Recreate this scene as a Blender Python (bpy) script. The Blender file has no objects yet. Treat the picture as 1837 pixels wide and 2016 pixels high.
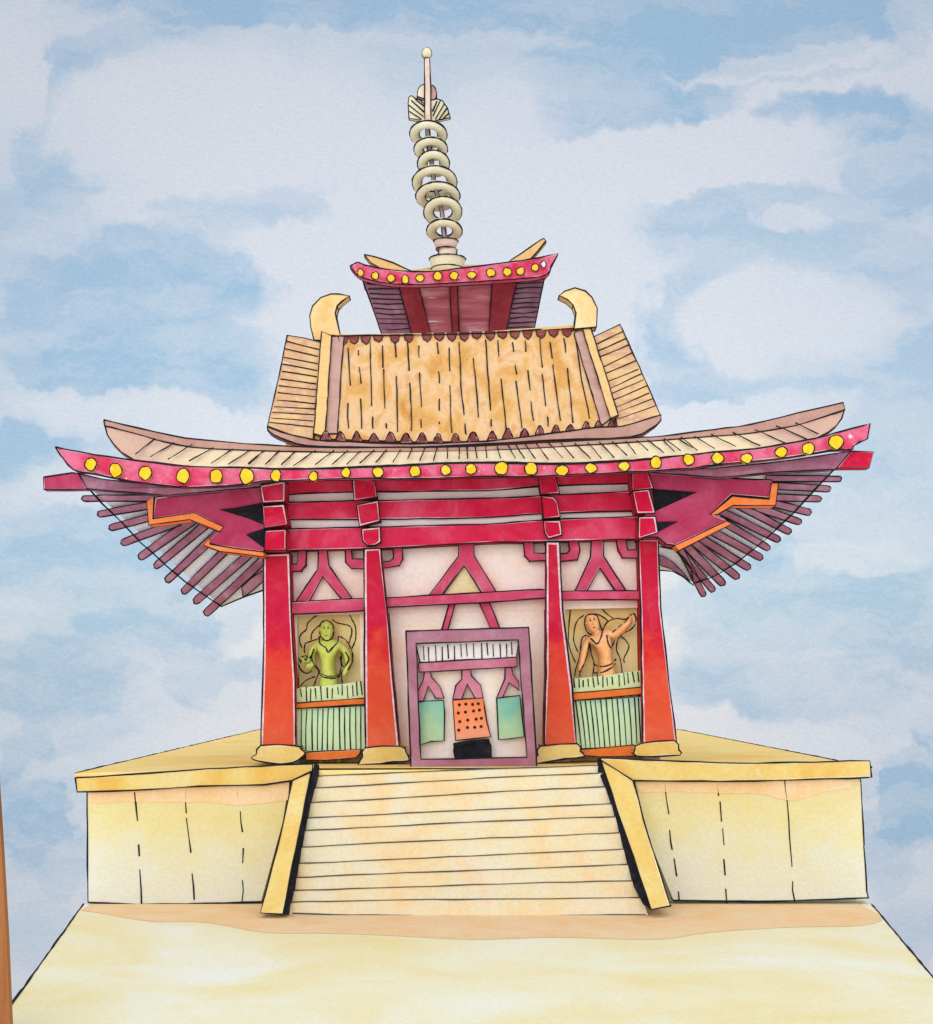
import bpy, math, random
from mathutils import Vector, Matrix
from mathutils.geometry import tessellate_polygon
from mathutils.bvhtree import BVHTree
random.seed(7)
S = bpy.context.scene
COL = S.collection
R = math.radians

# ------------------------------------------------------------------ camera
DIST, EYE, FOC, HOR, CX = 27.5, 3.68, 3000.0, 1347.0, 918.5
cd = bpy.data.cameras.new('camera')
cd.sensor_fit = 'VERTICAL'; cd.sensor_height = 36.0
cd.lens = 36.0 * FOC / 2016.0
cd.shift_y = (HOR - 1008.0) / 2016.0
cd.clip_start = 0.1; cd.clip_end = 5000
cam = bpy.data.objects.new('camera', cd); COL.objects.link(cam)
cam.location = (0, -DIST, EYE); cam.rotation_euler = (R(90), 0, 0)
S.camera = cam

# ------------------------------------------------------------------ light
SUN_EL, SUN_AZ = 12.0, -10.0          # sun behind the viewer, a little to the left
sd = bpy.data.lights.new('sun', 'SUN'); sd.energy = .9; sd.angle = R(40); sd.color = (1.0, 0.985, 0.965)
sun = bpy.data.objects.new('sun', sd); COL.objects.link(sun)
sun.rotation_euler = (R(90 - SUN_EL), 0, R(SUN_AZ))
S.view_settings.view_transform = 'Standard'; S.view_settings.look = 'None'
S.view_settings.exposure = 0.0; S.view_settings.gamma = 1.0

def lin(h):
    v = [int(h[i:i+2], 16) / 255 for i in (0, 2, 4)]
    return [c / 12.92 if c <= .04045 else ((c + .055) / 1.055) ** 2.4 for c in v]

# ------------------------------------------------------------------ world: sky texture under washes of cloud
W_ = bpy.data.worlds.new('World'); S.world = W_; W_.use_nodes = True
nt = W_.node_tree; nt.nodes.clear(); N = nt.nodes; L = nt.links
def nd(t, **k):
    n = N.new(t)
    for a, b in k.items(): setattr(n, a, b)
    return n
def mth(op, a, b=None, clamp=False):
    n = nd('ShaderNodeMath', operation=op, use_clamp=clamp)
    for i, v in enumerate((a, b)):
        if v is None: continue
        if isinstance(v, (int, float)): n.inputs[i].default_value = v
        else: L.new(v, n.inputs[i])
    return n.outputs[0]
out = nd('ShaderNodeOutputWorld')
sky = nd('ShaderNodeTexSky', sky_type='NISHITA'); sky.sun_disc = False
sky.sun_elevation = R(SUN_EL); sky.sun_rotation = R(180 - SUN_AZ)
bg1 = nd('ShaderNodeBackground'); bg1.inputs[1].default_value = 0.05; L.new(sky.outputs[0], bg1.inputs[0])
tc = nd('ShaderNodeTexCoord'); sp = nd('ShaderNodeSeparateXYZ'); L.new(tc.outputs['Generated'], sp.inputs[0])
ya = mth('MAXIMUM', mth('ABSOLUTE', sp.outputs[1]), 0.08)
u = mth('MULTIPLY', mth('DIVIDE', sp.outputs[0], ya), FOC / 1000)
v = mth('MULTIPLY', mth('DIVIDE', sp.outputs[2], ya), FOC / 1000)
cb = nd('ShaderNodeCombineXYZ'); L.new(u, cb.inputs[0]); L.new(v, cb.inputs[1])
def wnoise(scale, detail, rough=.55, vec=None, sc=None):
    n = nd('ShaderNodeTexNoise'); n.inputs['Scale'].default_value = scale
    n.inputs['Detail'].default_value = detail; n.inputs['Roughness'].default_value = rough
    src = vec or cb.outputs[0]
    if sc:
        m = nd('ShaderNodeMapping'); m.inputs['Scale'].default_value = sc
        m.inputs['Rotation'].default_value = (0, 0, R(25)); L.new(src, m.inputs[0]); src = m.outputs[0]
    L.new(src, n.inputs['Vector']); return n
def vm(op, a, b):
    n = nd('ShaderNodeVectorMath', operation=op)
    for i, q in enumerate((a, b)):
        if isinstance(q, tuple): n.inputs[i].default_value = q
        else: L.new(q, n.inputs[i])
    return n.outputs[0]
d1 = wnoise(5.5, 4, .6); d2 = wnoise(22, 3, .6)
off = vm('ADD', vm('MULTIPLY', vm('SUBTRACT', d1.outputs['Color'], (.5, .5, .5)), (.17, .12, 0)),
                vm('MULTIPLY', vm('SUBTRACT', d2.outputs['Color'], (.5, .5, .5)), (.06, .045, 0)))
wv = vm('ADD', cb.outputs[0], off)
def wash(lst, edge):
    acc = None
    for (px, py, rx, ry, amp, *rt) in lst:
        m = nd('ShaderNodeMapping', vector_type='TEXTURE')
        m.inputs['Location'].default_value = ((px - CX) / 1000, (HOR - py) / 1000, 0)
        m.inputs['Rotation'].default_value = (0, 0, R(rt[0] if rt else 0))
        m.inputs['Scale'].default_value = (rx / 1000, ry / 1000, 1)
        L.new(wv, m.inputs[0])
        g = nd('ShaderNodeTexGradient', gradient_type='SPHERICAL'); L.new(m.outputs[0], g.inputs[0])
        mr = nd('ShaderNodeMapRange', interpolation_type='SMOOTHSTEP')
        mr.inputs['From Max'].default_value = edge; mr.inputs['To Max'].default_value = amp
        L.new(g.outputs['Fac'], mr.inputs['Value'])
        acc = mr.outputs[0] if acc is None else mth('MAXIMUM', acc, mr.outputs[0])
    return acc
BLUE = [(900,-20,1000,120,.85),(620,10,330,75,1),(1480,50,470,135,1),(1720,20,200,140,.9),(250,100,230,75,.65),
 (110,270,120,230,.6),(60,440,150,130,.5),(500,420,260,60,.42),(620,340,260,40,.3),(300,560,290,130,.72),(290,720,300,160,.78),
 (140,640,200,190,.65),(705,330,50,70,.4),(50,880,150,90,.7),(160,1090,300,140,.78),(330,1210,240,120,.72),
 (110,1330,220,120,.7),(430,1340,150,80,.6),(60,1560,110,190,.75),(110,1680,110,120,.5),(70,1830,120,110,.35),
 (1180,190,330,130,.75),(1130,265,260,60,.8),(1650,250,210,75,.88),(1780,330,130,160,.65),(1520,440,330,110,.55),
 (1700,540,220,150,.55),(1470,560,180,130,.6),(1360,700,120,220,.6),(1760,760,160,260,.6),(1520,790,230,80,.55),
 (1760,1000,170,140,.45),(1620,1180,300,140,.8),(1440,1200,160,110,.6),(1760,1240,170,120,.7),(1460,1340,210,100,.6),(1640,1360,190,90,.6),
 (1790,1570,90,150,.9),(1740,1680,110,120,.5),(1800,1830,120,90,.4)]
WHITE = [(900,560,310,560,.75),(430,230,400,180,.9,4),(1330,310,420,85,.85,6),(1560,130,260,34,.6,4),(1550,630,280,130,.8),
 (20,130,90,160,.6),(1800,40,100,90,.5),(640,480,200,80,.5,8),(330,830,420,60,.75,-8),(1400,830,330,50,.7,9),(1690,1100,160,45,.45),
 (260,950,300,60,.6),(480,1180,90,120,.4),(500,1400,140,70,.5),(1390,1430,130,60,.6),(1560,430,90,30,.4),(1640,1470,280,40,.5,-10),(300,1470,300,45,.5,14),(1330,1030,150,120,.35)]
big = wnoise(3.2, 5, .6)
mask = mth('SUBTRACT', wash(BLUE, .36), wash(WHITE, .34), True)
brush = wnoise(5.0, 5, .65, vec=wv, sc=(.55, 2.0, 1))
bm = nd('ShaderNodeMapRange', interpolation_type='SMOOTHSTEP'); bm.inputs['From Min'].default_value = .40; bm.inputs['From Max'].default_value = .62
L.new(brush.outputs['Fac'], bm.inputs['Value'])
broad = wash([(-80,1050,620,1100,.42),(1920,1000,600,1050,.40),(900,-60,1300,330,.36)], .5)
mask = mth('MAXIMUM', mask, mth('MULTIPLY', broad, mth('SUBTRACT', 1, wash(WHITE[1:], .5), True)))
mask = mth('MULTIPLY', mask, mth('ADD', .62, mth('MULTIPLY', bm.outputs[0], .46)), True)
grain0 = wnoise(70, 3, .75, sc=(1.0, 2.0, 1))
mask = mth('MULTIPLY', mask, mth('ADD', .58, mth('MULTIPLY', mth('ADD', big.outputs['Fac'], mth('MULTIPLY', grain0.outputs['Fac'], .7)), .76)), True)
tint = wnoise(2.0, 2)
hu = nd('ShaderNodeMixRGB'); L.new(tint.outputs['Fac'], hu.inputs[0])
hu.inputs[1].default_value = (.46, .72, .87, 1); hu.inputs[2].default_value = (.53, .70, .90, 1)
tintm = nd('ShaderNodeMixRGB'); tintm.inputs[1].default_value = (1, 1, 1, 1)
L.new(mask, tintm.inputs[0]); L.new(hu.outputs[0], tintm.inputs[2])
# bright low middle of the sky, duller towards the zenith and the sides
tm = nd('ShaderNodeMapping', vector_type='TEXTURE'); tm.inputs['Location'].default_value = (0, .15, 0); tm.inputs['Scale'].default_value = (1.75, 1.75, 1)
L.new(cb.outputs[0], tm.inputs[0]); tg_ = nd('ShaderNodeTexGradient', gradient_type='SPHERICAL'); L.new(tm.outputs[0], tg_.inputs[0])
tr_ = nd('ShaderNodeMapRange', interpolation_type='SMOOTHSTEP'); tr_.inputs['From Min'].default_value = .12; tr_.inputs['From Max'].default_value = .72
tr_.inputs['To Min'].default_value = .86; tr_.inputs['To Max'].default_value = 1.0; L.new(tg_.outputs['Fac'], tr_.inputs['Value'])
# added fill: world brightened overhead and below, out of view
hi = nd('ShaderNodeMapRange', interpolation_type='SMOOTHSTEP'); hi.inputs['From Min'].default_value = .50; hi.inputs['From Max'].default_value = .85
hi.inputs['To Min'].default_value = 1.0; hi.inputs['To Max'].default_value = 2.0; L.new(mth('ABSOLUTE', sp.outputs[2]), hi.inputs['Value'])
# added fill: world brightened behind the viewer to soften shadows
bk_ = nd('ShaderNodeMapRange', interpolation_type='SMOOTHSTEP'); bk_.inputs['From Min'].default_value = .0; bk_.inputs['From Max'].default_value = .9
bk_.inputs['To Min'].default_value = 1.0; bk_.inputs['To Max'].default_value = 1.9; L.new(mth('MULTIPLY', sp.outputs[1], -1), bk_.inputs['Value'])
gr = wnoise(85, 3, .75, sc=(1.0, 2.0, 1)); gr2 = wnoise(200, 2, .6)
gm = mth('ADD', .79, mth('MULTIPLY', mth('ADD', mth('MULTIPLY', gr.outputs['Fac'], .55), mth('MULTIPLY', gr2.outputs['Fac'], .45)), .42))
gm = mth('MULTIPLY', mth('MULTIPLY', gm, tr_.outputs[0]), mth('MULTIPLY', hi.outputs[0], bk_.outputs[0]))
pc = vm('MULTIPLY', tintm.outputs[0], (.68, .70, .76))
fin = vm('SCALE', pc, (0, 0, 0)); L.new(gm, fin.node.inputs['Scale'])
COVER = .65                                     # share of the sky veiled by thin cloud
bg2 = nd('ShaderNodeBackground'); bg2.inputs[1].default_value = 1 / COVER; L.new(fin, bg2.inputs[0])
ad = nd('ShaderNodeMixShader'); ad.inputs[0].default_value = COVER
L.new(bg1.outputs[0], ad.inputs[1]); L.new(bg2.outputs[0], ad.inputs[2]); L.new(ad.outputs[0], out.inputs[0])

# ------------------------------------------------------------------ materials
GAIN = 0.93
def alb(h):
    return tuple(min(.86, c / GAIN) for c in lin(h)) + (1,)
PAPER = 'DFDEE2'
def paint(name, cols, scale=1.2, white=.0, grad=None, ends=None, stretch=(1, 1, 1), wscale=3.0):
    """mottled pigment: two or three tones run into one another, dry streaks of bare ground, fine tooth.
    grad = list of (z, hex): pigment that changes along the height of the thing."""
    m = bpy.data.materials.new(name); m.use_nodes = True
    t = m.node_tree; t.nodes.clear(); n = t.nodes; l = t.links
    o = n.new('ShaderNodeOutputMaterial'); b = n.new('ShaderNodeBsdfPrincipled'); l.new(b.outputs[0], o.inputs[0])
    b.inputs['Roughness'].default_value = .92; b.inputs['Specular IOR Level'].default_value = .12
    g = n.new('ShaderNodeNewGeometry'); pos = g.outputs['Position']
    mp = n.new('ShaderNodeMapping'); mp.inputs['Scale'].default_value = stretch; l.new(pos, mp.inputs[0])
    def noise(sc, det, rough=.6, dist=0, src=None):
        q = n.new('ShaderNodeTexNoise'); q.inputs['Scale'].default_value = sc; q.inputs['Detail'].default_value = det
        q.inputs['Roughness'].default_value = rough; q.inputs['Distortion'].default_value = dist
        l.new(src or mp.outputs[0], q.inputs['Vector']); return q
    def mt(op, a, bb, clamp=False):
        q = n.new('ShaderNodeMath'); q.operation = op; q.use_clamp = clamp
        for i, x in enumerate((a, bb)):
            if isinstance(x, (int, float)): q.inputs[i].default_value = x
            else: l.new(x, q.inputs[i])
        return q.outputs[0]
    n1 = noise(scale, 5, .62, .6)
    rp = n.new('ShaderNodeValToRGB'); e = rp.color_ramp.elements
    k = len(cols)
    ps = [.30 + .42 * i / max(1, k - 1) for i in range(k)]
    e[0].position = ps[0]; e[0].color = alb(cols[0]); e[1].position = ps[-1]; e[1].color = alb(cols[-1])
    for i in range(1, k - 1):
        x = e.new(ps[i]); x.color = alb(cols[i])
    l.new(n1.outputs['Fac'], rp.inputs[0]); c = rp.outputs[0]
    if grad:
        s = n.new('ShaderNodeSeparateXYZ'); l.new(pos, s.inputs[0])
        z0, z1 = grad[0][0], grad[-1][0]
        n3 = noise(2.0, 5, .7)
        zz = mt('ADD', s.outputs[2], mt('MULTIPLY', mt('SUBTRACT', n3.outputs['Fac'], .5), 1.7))
        f = mt('DIVIDE', mt('SUBTRACT', zz, z0), z1 - z0, True)
        r2 = n.new('ShaderNodeValToRGB'); e2 = r2.color_ramp.elements
        e2[0].position = 0; e2[0].color = alb(grad[0][1]); e2[1].position = 1; e2[1].color = alb(grad[-1][1])
        for z, h in grad[1:-1]:
            x = e2.new((z - z0) / (z1 - z0)); x.color = alb(h)
        l.new(f, r2.inputs[0])
        mx = n.new('ShaderNodeMixRGB'); mx.inputs[0].default_value = .3; l.new(r2.outputs[0], mx.inputs[1]); l.new(c, mx.inputs[2]); c = mx.outputs[0]
    if ends:                              # a second pigment brushed over both far ends
        s2 = n.new('ShaderNodeSeparateXYZ'); l.new(pos, s2.inputs[0]); n4 = noise(1.5, 4)
        q_ = mt('ADD', mt('ABSOLUTE', s2.outputs[0], 0.0), mt('MULTIPLY', mt('SUBTRACT', n4.outputs['Fac'], .5), 1.6))
        mr2 = n.new('ShaderNodeMapRange'); mr2.inputs['From Min'].default_value = ends[0]; mr2.inputs['From Max'].default_value = ends[1]; l.new(q_, mr2.inputs['Value'])
        mx = n.new('ShaderNodeMixRGB'); l.new(mr2.outputs[0], mx.inputs[0]); l.new(c, mx.inputs[1]); mx.inputs[2].default_value = alb(ends[2]); c = mx.outputs[0]
    if white > 0:
        n2 = noise(wscale, 6, .68)
        mr = n.new('ShaderNodeMapRange'); mr.interpolation_type = 'SMOOTHSTEP'
        lo = .74 - .34 * white
        mr.inputs['From Min'].default_value = lo; mr.inputs['From Max'].default_value = lo + .10
        mr.inputs['To Max'].default_value = .85
        l.new(n2.outputs['Fac'], mr.inputs['Value'])
        mx = n.new('ShaderNodeMixRGB'); l.new(mr.outputs[0], mx.inputs[0]); l.new(c, mx.inputs[1]); mx.inputs[2].default_value = alb(PAPER); c = mx.outputs[0]
    ng = noise(16, 4, .75, 0, pos)
    hs = n.new('ShaderNodeHueSaturation'); l.new(c, hs.inputs['Color'])
    l.new(mt('ADD', .82, mt('MULTIPLY', ng.outputs['Fac'], .34)), hs.inputs['Value'])
    l.new(hs.outputs[0], b.inputs['Base Color'])
    bp = n.new('ShaderNodeBump'); bp.inputs['Strength'].default_value = .45; bp.inputs['Distance'].default_value = .03
    l.new(ng.outputs['Fac'], bp.inputs['Height']); l.new(bp.outputs[0], b.inputs['Normal'])
    return m
INK = paint('ink', ['17161A', '24232A'])
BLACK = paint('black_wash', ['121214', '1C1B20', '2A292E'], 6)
GAP = paint('bare_edge', ['DAD6DC', 'D2A0A8', 'E0DEE2'], 5)
GAPY = paint('bare_edge_yellow', ['E0DDD6', 'DCC488', 'DFDDDC'], 4)
CRIM = paint('crimson', ['B80E30', 'C01A3C', 'CB4462'], 1.4)
BEAMM = paint('beam_crimson', ['C0143A', 'CC3052', 'D45C7A'], 1.1, .05)
COLM = paint('column_red', ['B01436', 'C03048', 'D06A5C'], 2.4, .2, grad=[(2.4, 'D4683C'), (3.2, 'CE5626'), (3.9, 'CC4A22'), (4.35, 'C8301E'), (4.5, 'C01E26'), (4.62, 'B41434'), (5.0, 'B81C3C'), (6.1, 'AE0E2E')])
FASC = paint('eave_red', ['BC1E3E', 'C84464', 'CC6C86', 'C01C34'], 1.9, .34, wscale=4)
ROSE = paint('rose', ['BC3A58', 'C24A68', 'C86C84'], 2)
PURP = paint('purple', ['8C5468', '9E6A80', 'B48CA0'], 2.2)
BRKT = paint('bracket_red', ['A02C4E', 'AA3C5C', 'B8506E'], 1.6)
ORNG = paint('orange', ['E06C30', 'E57F45', 'DE8A58'], 3)
BURNT = paint('burnt_orange', ['C86424', 'D27034', 'CC6A30'], 4)
SOFF = paint('soffit_pale', ['DADEE8', 'E0E2EA', 'E4E4EA'], 2)
OCHRE = paint('tile_ochre', ['BE8442', 'CC9C5A', 'D4B084', 'C48A4A'], 1.0, .14, stretch=(2.4, 1, .35))
SIDET = paint('side_tile', ['CCA05C', 'D2B080', 'C0906C', 'D8CCBC'], 1.7)
RIDGE = paint('ridge_ochre', ['D2A860', 'D8B478', 'CCA468'], 2)
BROWN = paint('brown_wash', ['A87A6A', 'B48E80', 'BC9888'], 1.6)
RUST = paint('rust_tile', ['6C2A28', '80403C', '8C5048'], 4)
TILEB = paint('pale_tile', ['E0D2AC', 'DCC6A0', 'D0AE94'], .8, ends=(4.6, 5.6, 'C4A08C'))
HORN = paint('horn_yellow', ['DDA860', 'DEC48C', 'E4D6A8'], 1.2)
MAROON = paint('maroon', ['702028', '802E36', '8A3C42'], 1.2)
MAROONW = paint('maroon_streaked', ['84343E', 'A05C66', 'C09AA0'], 1.0, .5, stretch=(.35, 1, 3.2), wscale=1.3)
MAUVE = paint('mauve', ['74485C', '865E70', '9A7684'], 1.5)
CREAM = paint('cream', ['C8BF9A', 'D2CAAA', 'D8D2B8'], 2)
CREAMP = paint('cream_pink', ['C8A896', 'D0B8A6', 'D6CAB8'], 3)
YEL = paint('lamp_yellow', ['D8A818', 'E2BA28', 'E4C450'], 6)
YSTONE = paint('yellow_stone', ['D0A44E', 'D2B86E', 'D2C492'], .9, .08)
WSTONE = paint('pale_stone', ['D2BA74', 'D4CA9A', 'D0CCB4', 'D2D2C8'], .75, grad=[(0.0, 'CCCEC4'), (.7, 'CCCBB2'), (1.35, 'D0C48C'), (2.2, 'D0B86C')])
PEACH = paint('peach_shade', ['DDB480', 'DEBE92', 'DCC6A0'], 1.2)  # colour of the painted shade bands on wall and ground
STEP = paint('step_stone', ['DCBE90', 'DAC8A0', 'D6CEB4', 'DCC29E'], 1.2)
PENCIL = paint('grey_line', ['4A4944', '5A5850'])
PLAST = paint('plaster', ['E6CEB8', 'E8DACE', 'E8E2DE'], 1.2)
PLASTW = paint('plaster_white', ['DCD2CA', 'DEDADA', 'DCCFC6'], 1.5)
NICHE = paint('niche_ochre', ['ECBE74', 'F0D092', 'F0DAA8'], 1.2)
FRAME = paint('door_mauve', ['8E5866', '9A6878', 'A87C8A'], 1.6)
FRAMR = paint('door_rose', ['A85A6E', 'B46E80', 'BC8090'], 2)
GRN = paint('rail_green', ['B4D0A8', 'BCD6A8', 'A8C8B0'], 1.2, grad=[(2.3, 'BCD4A2'), (3.2, 'B8D4AC'), (3.5, '8CB8C0')])
GRNT = paint('picket_green', ['BCCC98', 'C4D2A0', 'B8CCA8'], 2)
TEAL = paint('teal_panel', ['78AA98', '84B4A0', '90B498'], 2.5, grad=[(2.4, 'B8BC80'), (2.9, 'A0B888'), (3.4, '66A294'), (3.7, '70A89C')])
ODOT = paint('orange_panel', ['DA7A4C', 'DE8A64', 'DE9A80'], 2, grad=[(2.5, 'DE9E86'), (3.0, 'DC8460'), (3.5, 'D66A2A')])
SGREEN = paint('statue_green', ['AEBA4A', 'BCC65E', 'C8D07A'], 4)
SORANGE = paint('statue_orange', ['E09C60', 'E6AC74', 'EABC8C'], 4)
WOOD = paint('brown_wood', ['8A5430', 'A06A40', 'AC7848'], 1.0, stretch=(9, 9, .5))
GROUND = paint('court_wash', ['DCCC92', 'DDD3A6', 'DDDABE', 'DCDDD6'], .34, .18, wscale=.7)

# ------------------------------------------------------------------ mesh tools
def W(p, Y):
    s = (DIST + Y) / FOC
    return Vector(((p[0] - CX) * s, Y, EYE + (HOR - p[1]) * s))
def plane(a, b, c):
    """depth at which the line of sight of a traced point meets the plane through three placed points"""
    A, B, C = W(*a), W(*b), W(*c); n = (B - A).cross(C - A); E = Vector((0, -DIST, EYE))
    def f(p):
        d = W(p, 0.0) - E; t = n.dot(A - E) / n.dot(d); return (E + d * t).y
    return f
def zoom(ox, oy, s):
    return lambda *pts: [(ox + x * s, oy + y * s) for x, y in pts]
Z1 = zoom(647.3, 54.5, .30418); Z2 = zoom(68.14, 749.5, .29673); Z4 = zoom(1226.5, 749.5, .29673)
Z3 = zoom(511.0, 531.5, .4451); Z5 = zoom(490.6, 1056.1, .23659); Z6 = zoom(477.0, 817.65, .25964)
Z7 = zoom(885.8, 817.65, .25964); D6 = zoom(735.9, 1022.1, .25346); D7 = zoom(988.0, 1022.1, .25346)
B1 = zoom(0, 1396.8, .37092); B2 = zoom(579.2, 1464.9, .37092); B3 = zoom(1155.6, 1396.8, .37092)

def smooth(pts, n=4, closed=False):
    out = []; m = len(pts)
    rng = range(m) if closed else range(m - 1)
    for i in rng:
        p = [Vector(pts[(i + k) % m] if closed else pts[min(max(i + k, 0), m - 1)]) for k in (-1, 0, 1, 2)]
        for j in range(n):
            t = j / n
            q = .5 * ((2 * p[1]) + (p[2] - p[0]) * t + (2 * p[0] - 5 * p[1] + 4 * p[2] - p[3]) * t * t + (3 * p[1] - p[0] - 3 * p[2] + p[3]) * t ** 3)
            out.append(tuple(q))
    if not closed: out.append(tuple(pts[-1]))
    return out

class MB:
    def __init__(s): s.v = []; s.f = []; s.m = []; s.sm = []
    def add(s, vs, fs, mi=0, sm=False):
        o = len(s.v); s.v += [Vector(x) for x in vs]
        for f in fs: s.f.append([i + o for i in f]); s.m.append(mi); s.sm.append(sm)
    def tube(s, pts, r, mi=1, closed=False, jit=.005, seg=.28):
        """a hand drawn line: a thin round cord that wavers a little in place and width"""
        P = [Vector(p) for p in pts]
        if closed: P.append(P[0])
        Q = []
        for a, b in zip(P, P[1:]):
            k = max(1, int((b - a).length / seg))
            for i in range(k): Q.append(a.lerp(b, i / k))
        Q.append(P[-1])
        if len(Q) < 2: return
        rnd = random.uniform
        Q = [q + Vector((rnd(-1, 1), 0, rnd(-1, 1))) * jit for q in Q]
        if closed: Q[-1] = Q[0]
        vs = []; fs = []; n = 5
        prev = None
        for i, q in enumerate(Q):
            d = (Q[min(i + 1, len(Q) - 1)] - Q[max(i - 1, 0)])
            if d.length < 1e-6: d = Vector((1, 0, 0))
            d.normalize()
            up = Vector((0, 1, 0)) if abs(d.y) < .9 else Vector((1, 0, 0))
            a = d.cross(up).normalized(); b = d.cross(a)
            rr = r * rnd(.52, 1.05)
            for k in range(n):
                t = 2 * math.pi * k / n
                vs.append(q + (a * math.cos(t) + b * math.sin(t)) * rr)
        for i in range(len(Q) - 1):
            for k in range(n):
                fs.append([i * n + k, i * n + (k + 1) % n, (i + 1) * n + (k + 1) % n, (i + 1) * n + k])
        fs.append([*range(n)][::-1]); fs.append([(len(Q) - 1) * n + k for k in range(n)])
        s.add(vs, fs, mi, True)
    def line(s, pts, Y, r=.016, mi=1, closed=False, jit=.005):
        Ys = Y if isinstance(Y, (list, tuple)) else [Y] * len(pts)
        s.tube([W(p, y) for p, y in zip(pts, Ys)], r, mi, closed, jit)
    def prism(s, pts, Y, t=.15, mi=0, ink=.016, rim=0, rimmat=2, yback=None, sides=None, jit=.005, skip=()):
        n = len(pts)
        Ys = list(Y) if isinstance(Y, (list, tuple)) else [Y] * n
        ar = sum(pts[i][0] * pts[(i + 1) % n][1] - pts[(i + 1) % n][0] * pts[i][1] for i in range(n))
        if ar < 0:                       # keep one winding
            pts = pts[::-1]; Ys = Ys[::-1]
            if sides: sides = {(n - 2 - k) % n: q for k, q in sides.items()}
            skip = [(n - 2 - k) % n for k in skip]
        F = [W(p, y) for p, y in zip(pts, Ys)]
        Bk = [Vector((q.x, (yback if yback is not None else q.y + t), q.z)) for q in F]
        flat = [Vector((p[0], p[1], 0)) for p in pts]
        if rim:
            ins = []
            for i in range(n):
                a, b, c = Vector(pts[i - 1]), Vector(pts[i]), Vector(pts[(i + 1) % n])
                e1 = (b - a); e2 = (c - b)
                if e1.length < 1e-6 or e2.length < 1e-6: ins.append(tuple(b)); continue
                n1 = Vector((-e1.y, e1.x)).normalized(); n2 = Vector((-e2.y, e2.x)).normalized()
                bis = n1 + n2
                if bis.length < .2: bis = n1
                bis.normalize(); k = min(2.0, 1 / max(.35, bis.dot(n1)))
                ins.append(tuple(b + bis * rim * k * random.uniform(.35, 1.25)))
            I = [W(p, y) for p, y in zip(ins, Ys)]
            s.add(F + I, [[i, (i + 1) % n, n + (i + 1) % n, n + i] for i in range(n)], rimmat)
            tri = tessellate_polygon([[Vector((p[0], p[1], 0)) for p in ins]])
            s.add(I, [list(f) for f in tri], mi)
        else:
            tri = tessellate_polygon([flat]); s.add(F, [list(f) for f in tri], mi)
        tri = tessellate_polygon([flat]); s.add(Bk, [list(f)[::-1] for f in tri], mi)
        for i in range(n):
            j = (i + 1) % n
            s.add([F[i], F[j], Bk[j], Bk[i]], [[0, 3, 2, 1]], (sides or {}).get(i, mi))
        if ink:
            k = ink
            if skip:
                for i in range(n):
                    if i not in skip: s.tube([F[i], F[(i + 1) % n]], k, 1, jit=jit)
            else: s.tube(F, k, 1, True, jit)
            if t > .12 and yback is None: s.tube(Bk, k * .8, 1, True, 0)
            for i in range(n):
                a, b, c = Vector(pts[i - 1]), Vector(pts[i]), Vector(pts[(i + 1) % n])
                if (b - a).length > 1e-6 and (c - b).length > 1e-6 and (b - a).angle(c - b) > .45 and (t > .12 or yback is not None):
                    s.tube([F[i], Bk[i]], k * .8, 1, jit=0)
    def box(s, lo, hi, mi=0):
        (a, b, c), (d, e, f) = lo, hi
        s.add([(a,b,c),(d,b,c),(d,e,c),(a,e,c),(a,b,f),(d,b,f),(d,e,f),(a,e,f)],
              [[0,3,2,1],[4,5,6,7],[0,1,5,4],[1,2,6,5],[2,3,7,6],[3,0,4,7]], mi)
    def lathe(s, c, prof, n=28, mi=0, rot=None):
        vs = []; fs = []
        for r, z in prof:
            for k in range(n):
                a = 2 * math.pi * k / n; q = Vector((r * math.cos(a), r * math.sin(a), z))
                if rot: q = rot @ q
                vs.append(Vector(c) + q)
        for i in range(len(prof) - 1):
            for k in range(n):
                fs.append([i * n + k, i * n + (k + 1) % n, (i + 1) * n + (k + 1) % n, (i + 1) * n + k])
        fs.append([*range(n)][::-1]); fs.append([(len(prof) - 1) * n + k for k in range(n)])
        s.add(vs, fs, mi, True)
    def ring(s, c, r, z, rad, rot=None, n=28, mi=1):
        P = []
        for k in range(n):
            a = 2 * math.pi * k / n; q = Vector((r * math.cos(a), r * math.sin(a), z))
            P.append(Vector(c) + (rot @ q if rot else q))
        s.tube(P, rad, mi, True, .002)
    def build(s, name, mats, parent=None, label=None):
        if not isinstance(mats, (list, tuple)): mats = [mats, INK, GAP]
        og = Vector((0, 0, 0))
        if parent is not None:
            p = parent
            while p is not None: og = og + p.location; p = p.parent
        me = bpy.data.meshes.new(name)
        me.from_pydata([q - og for q in s.v], [], s.f)
        for m in mats: me.materials.append(m)
        me.polygons.foreach_set('material_index', s.m); me.polygons.foreach_set('use_smooth', s.sm)
        me.update()
        o = bpy.data.objects.new(name, me); COL.objects.link(o)
        if parent is not None: o.parent = parent
        if label: o['label'] = label
        return o
def P(name, mat, parent, pts, Y, **k):
    b = MB(); b.prism(pts, Y, **k); return b.build(name, mat if isinstance(mat, list) else [mat, INK, GAP], parent)
def tag(o, label, cat, group=None):
    o['label'] = label; o['category'] = cat
    if group: o['group'] = group
    return o
def thing(name, loc, label, cat, group=None):
    o = bpy.data.objects.new(name, None); COL.objects.link(o); o.location = loc; o.empty_display_size = .3
    return tag(o, label, cat, group)
def struct(o):
    o['kind'] = 'structure'; return o

DECK = EYE - 1.43
DECKM = paint('deck_yellow', ['E8C064', 'ECCC80', 'ECD494'], .8, .08)
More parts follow.
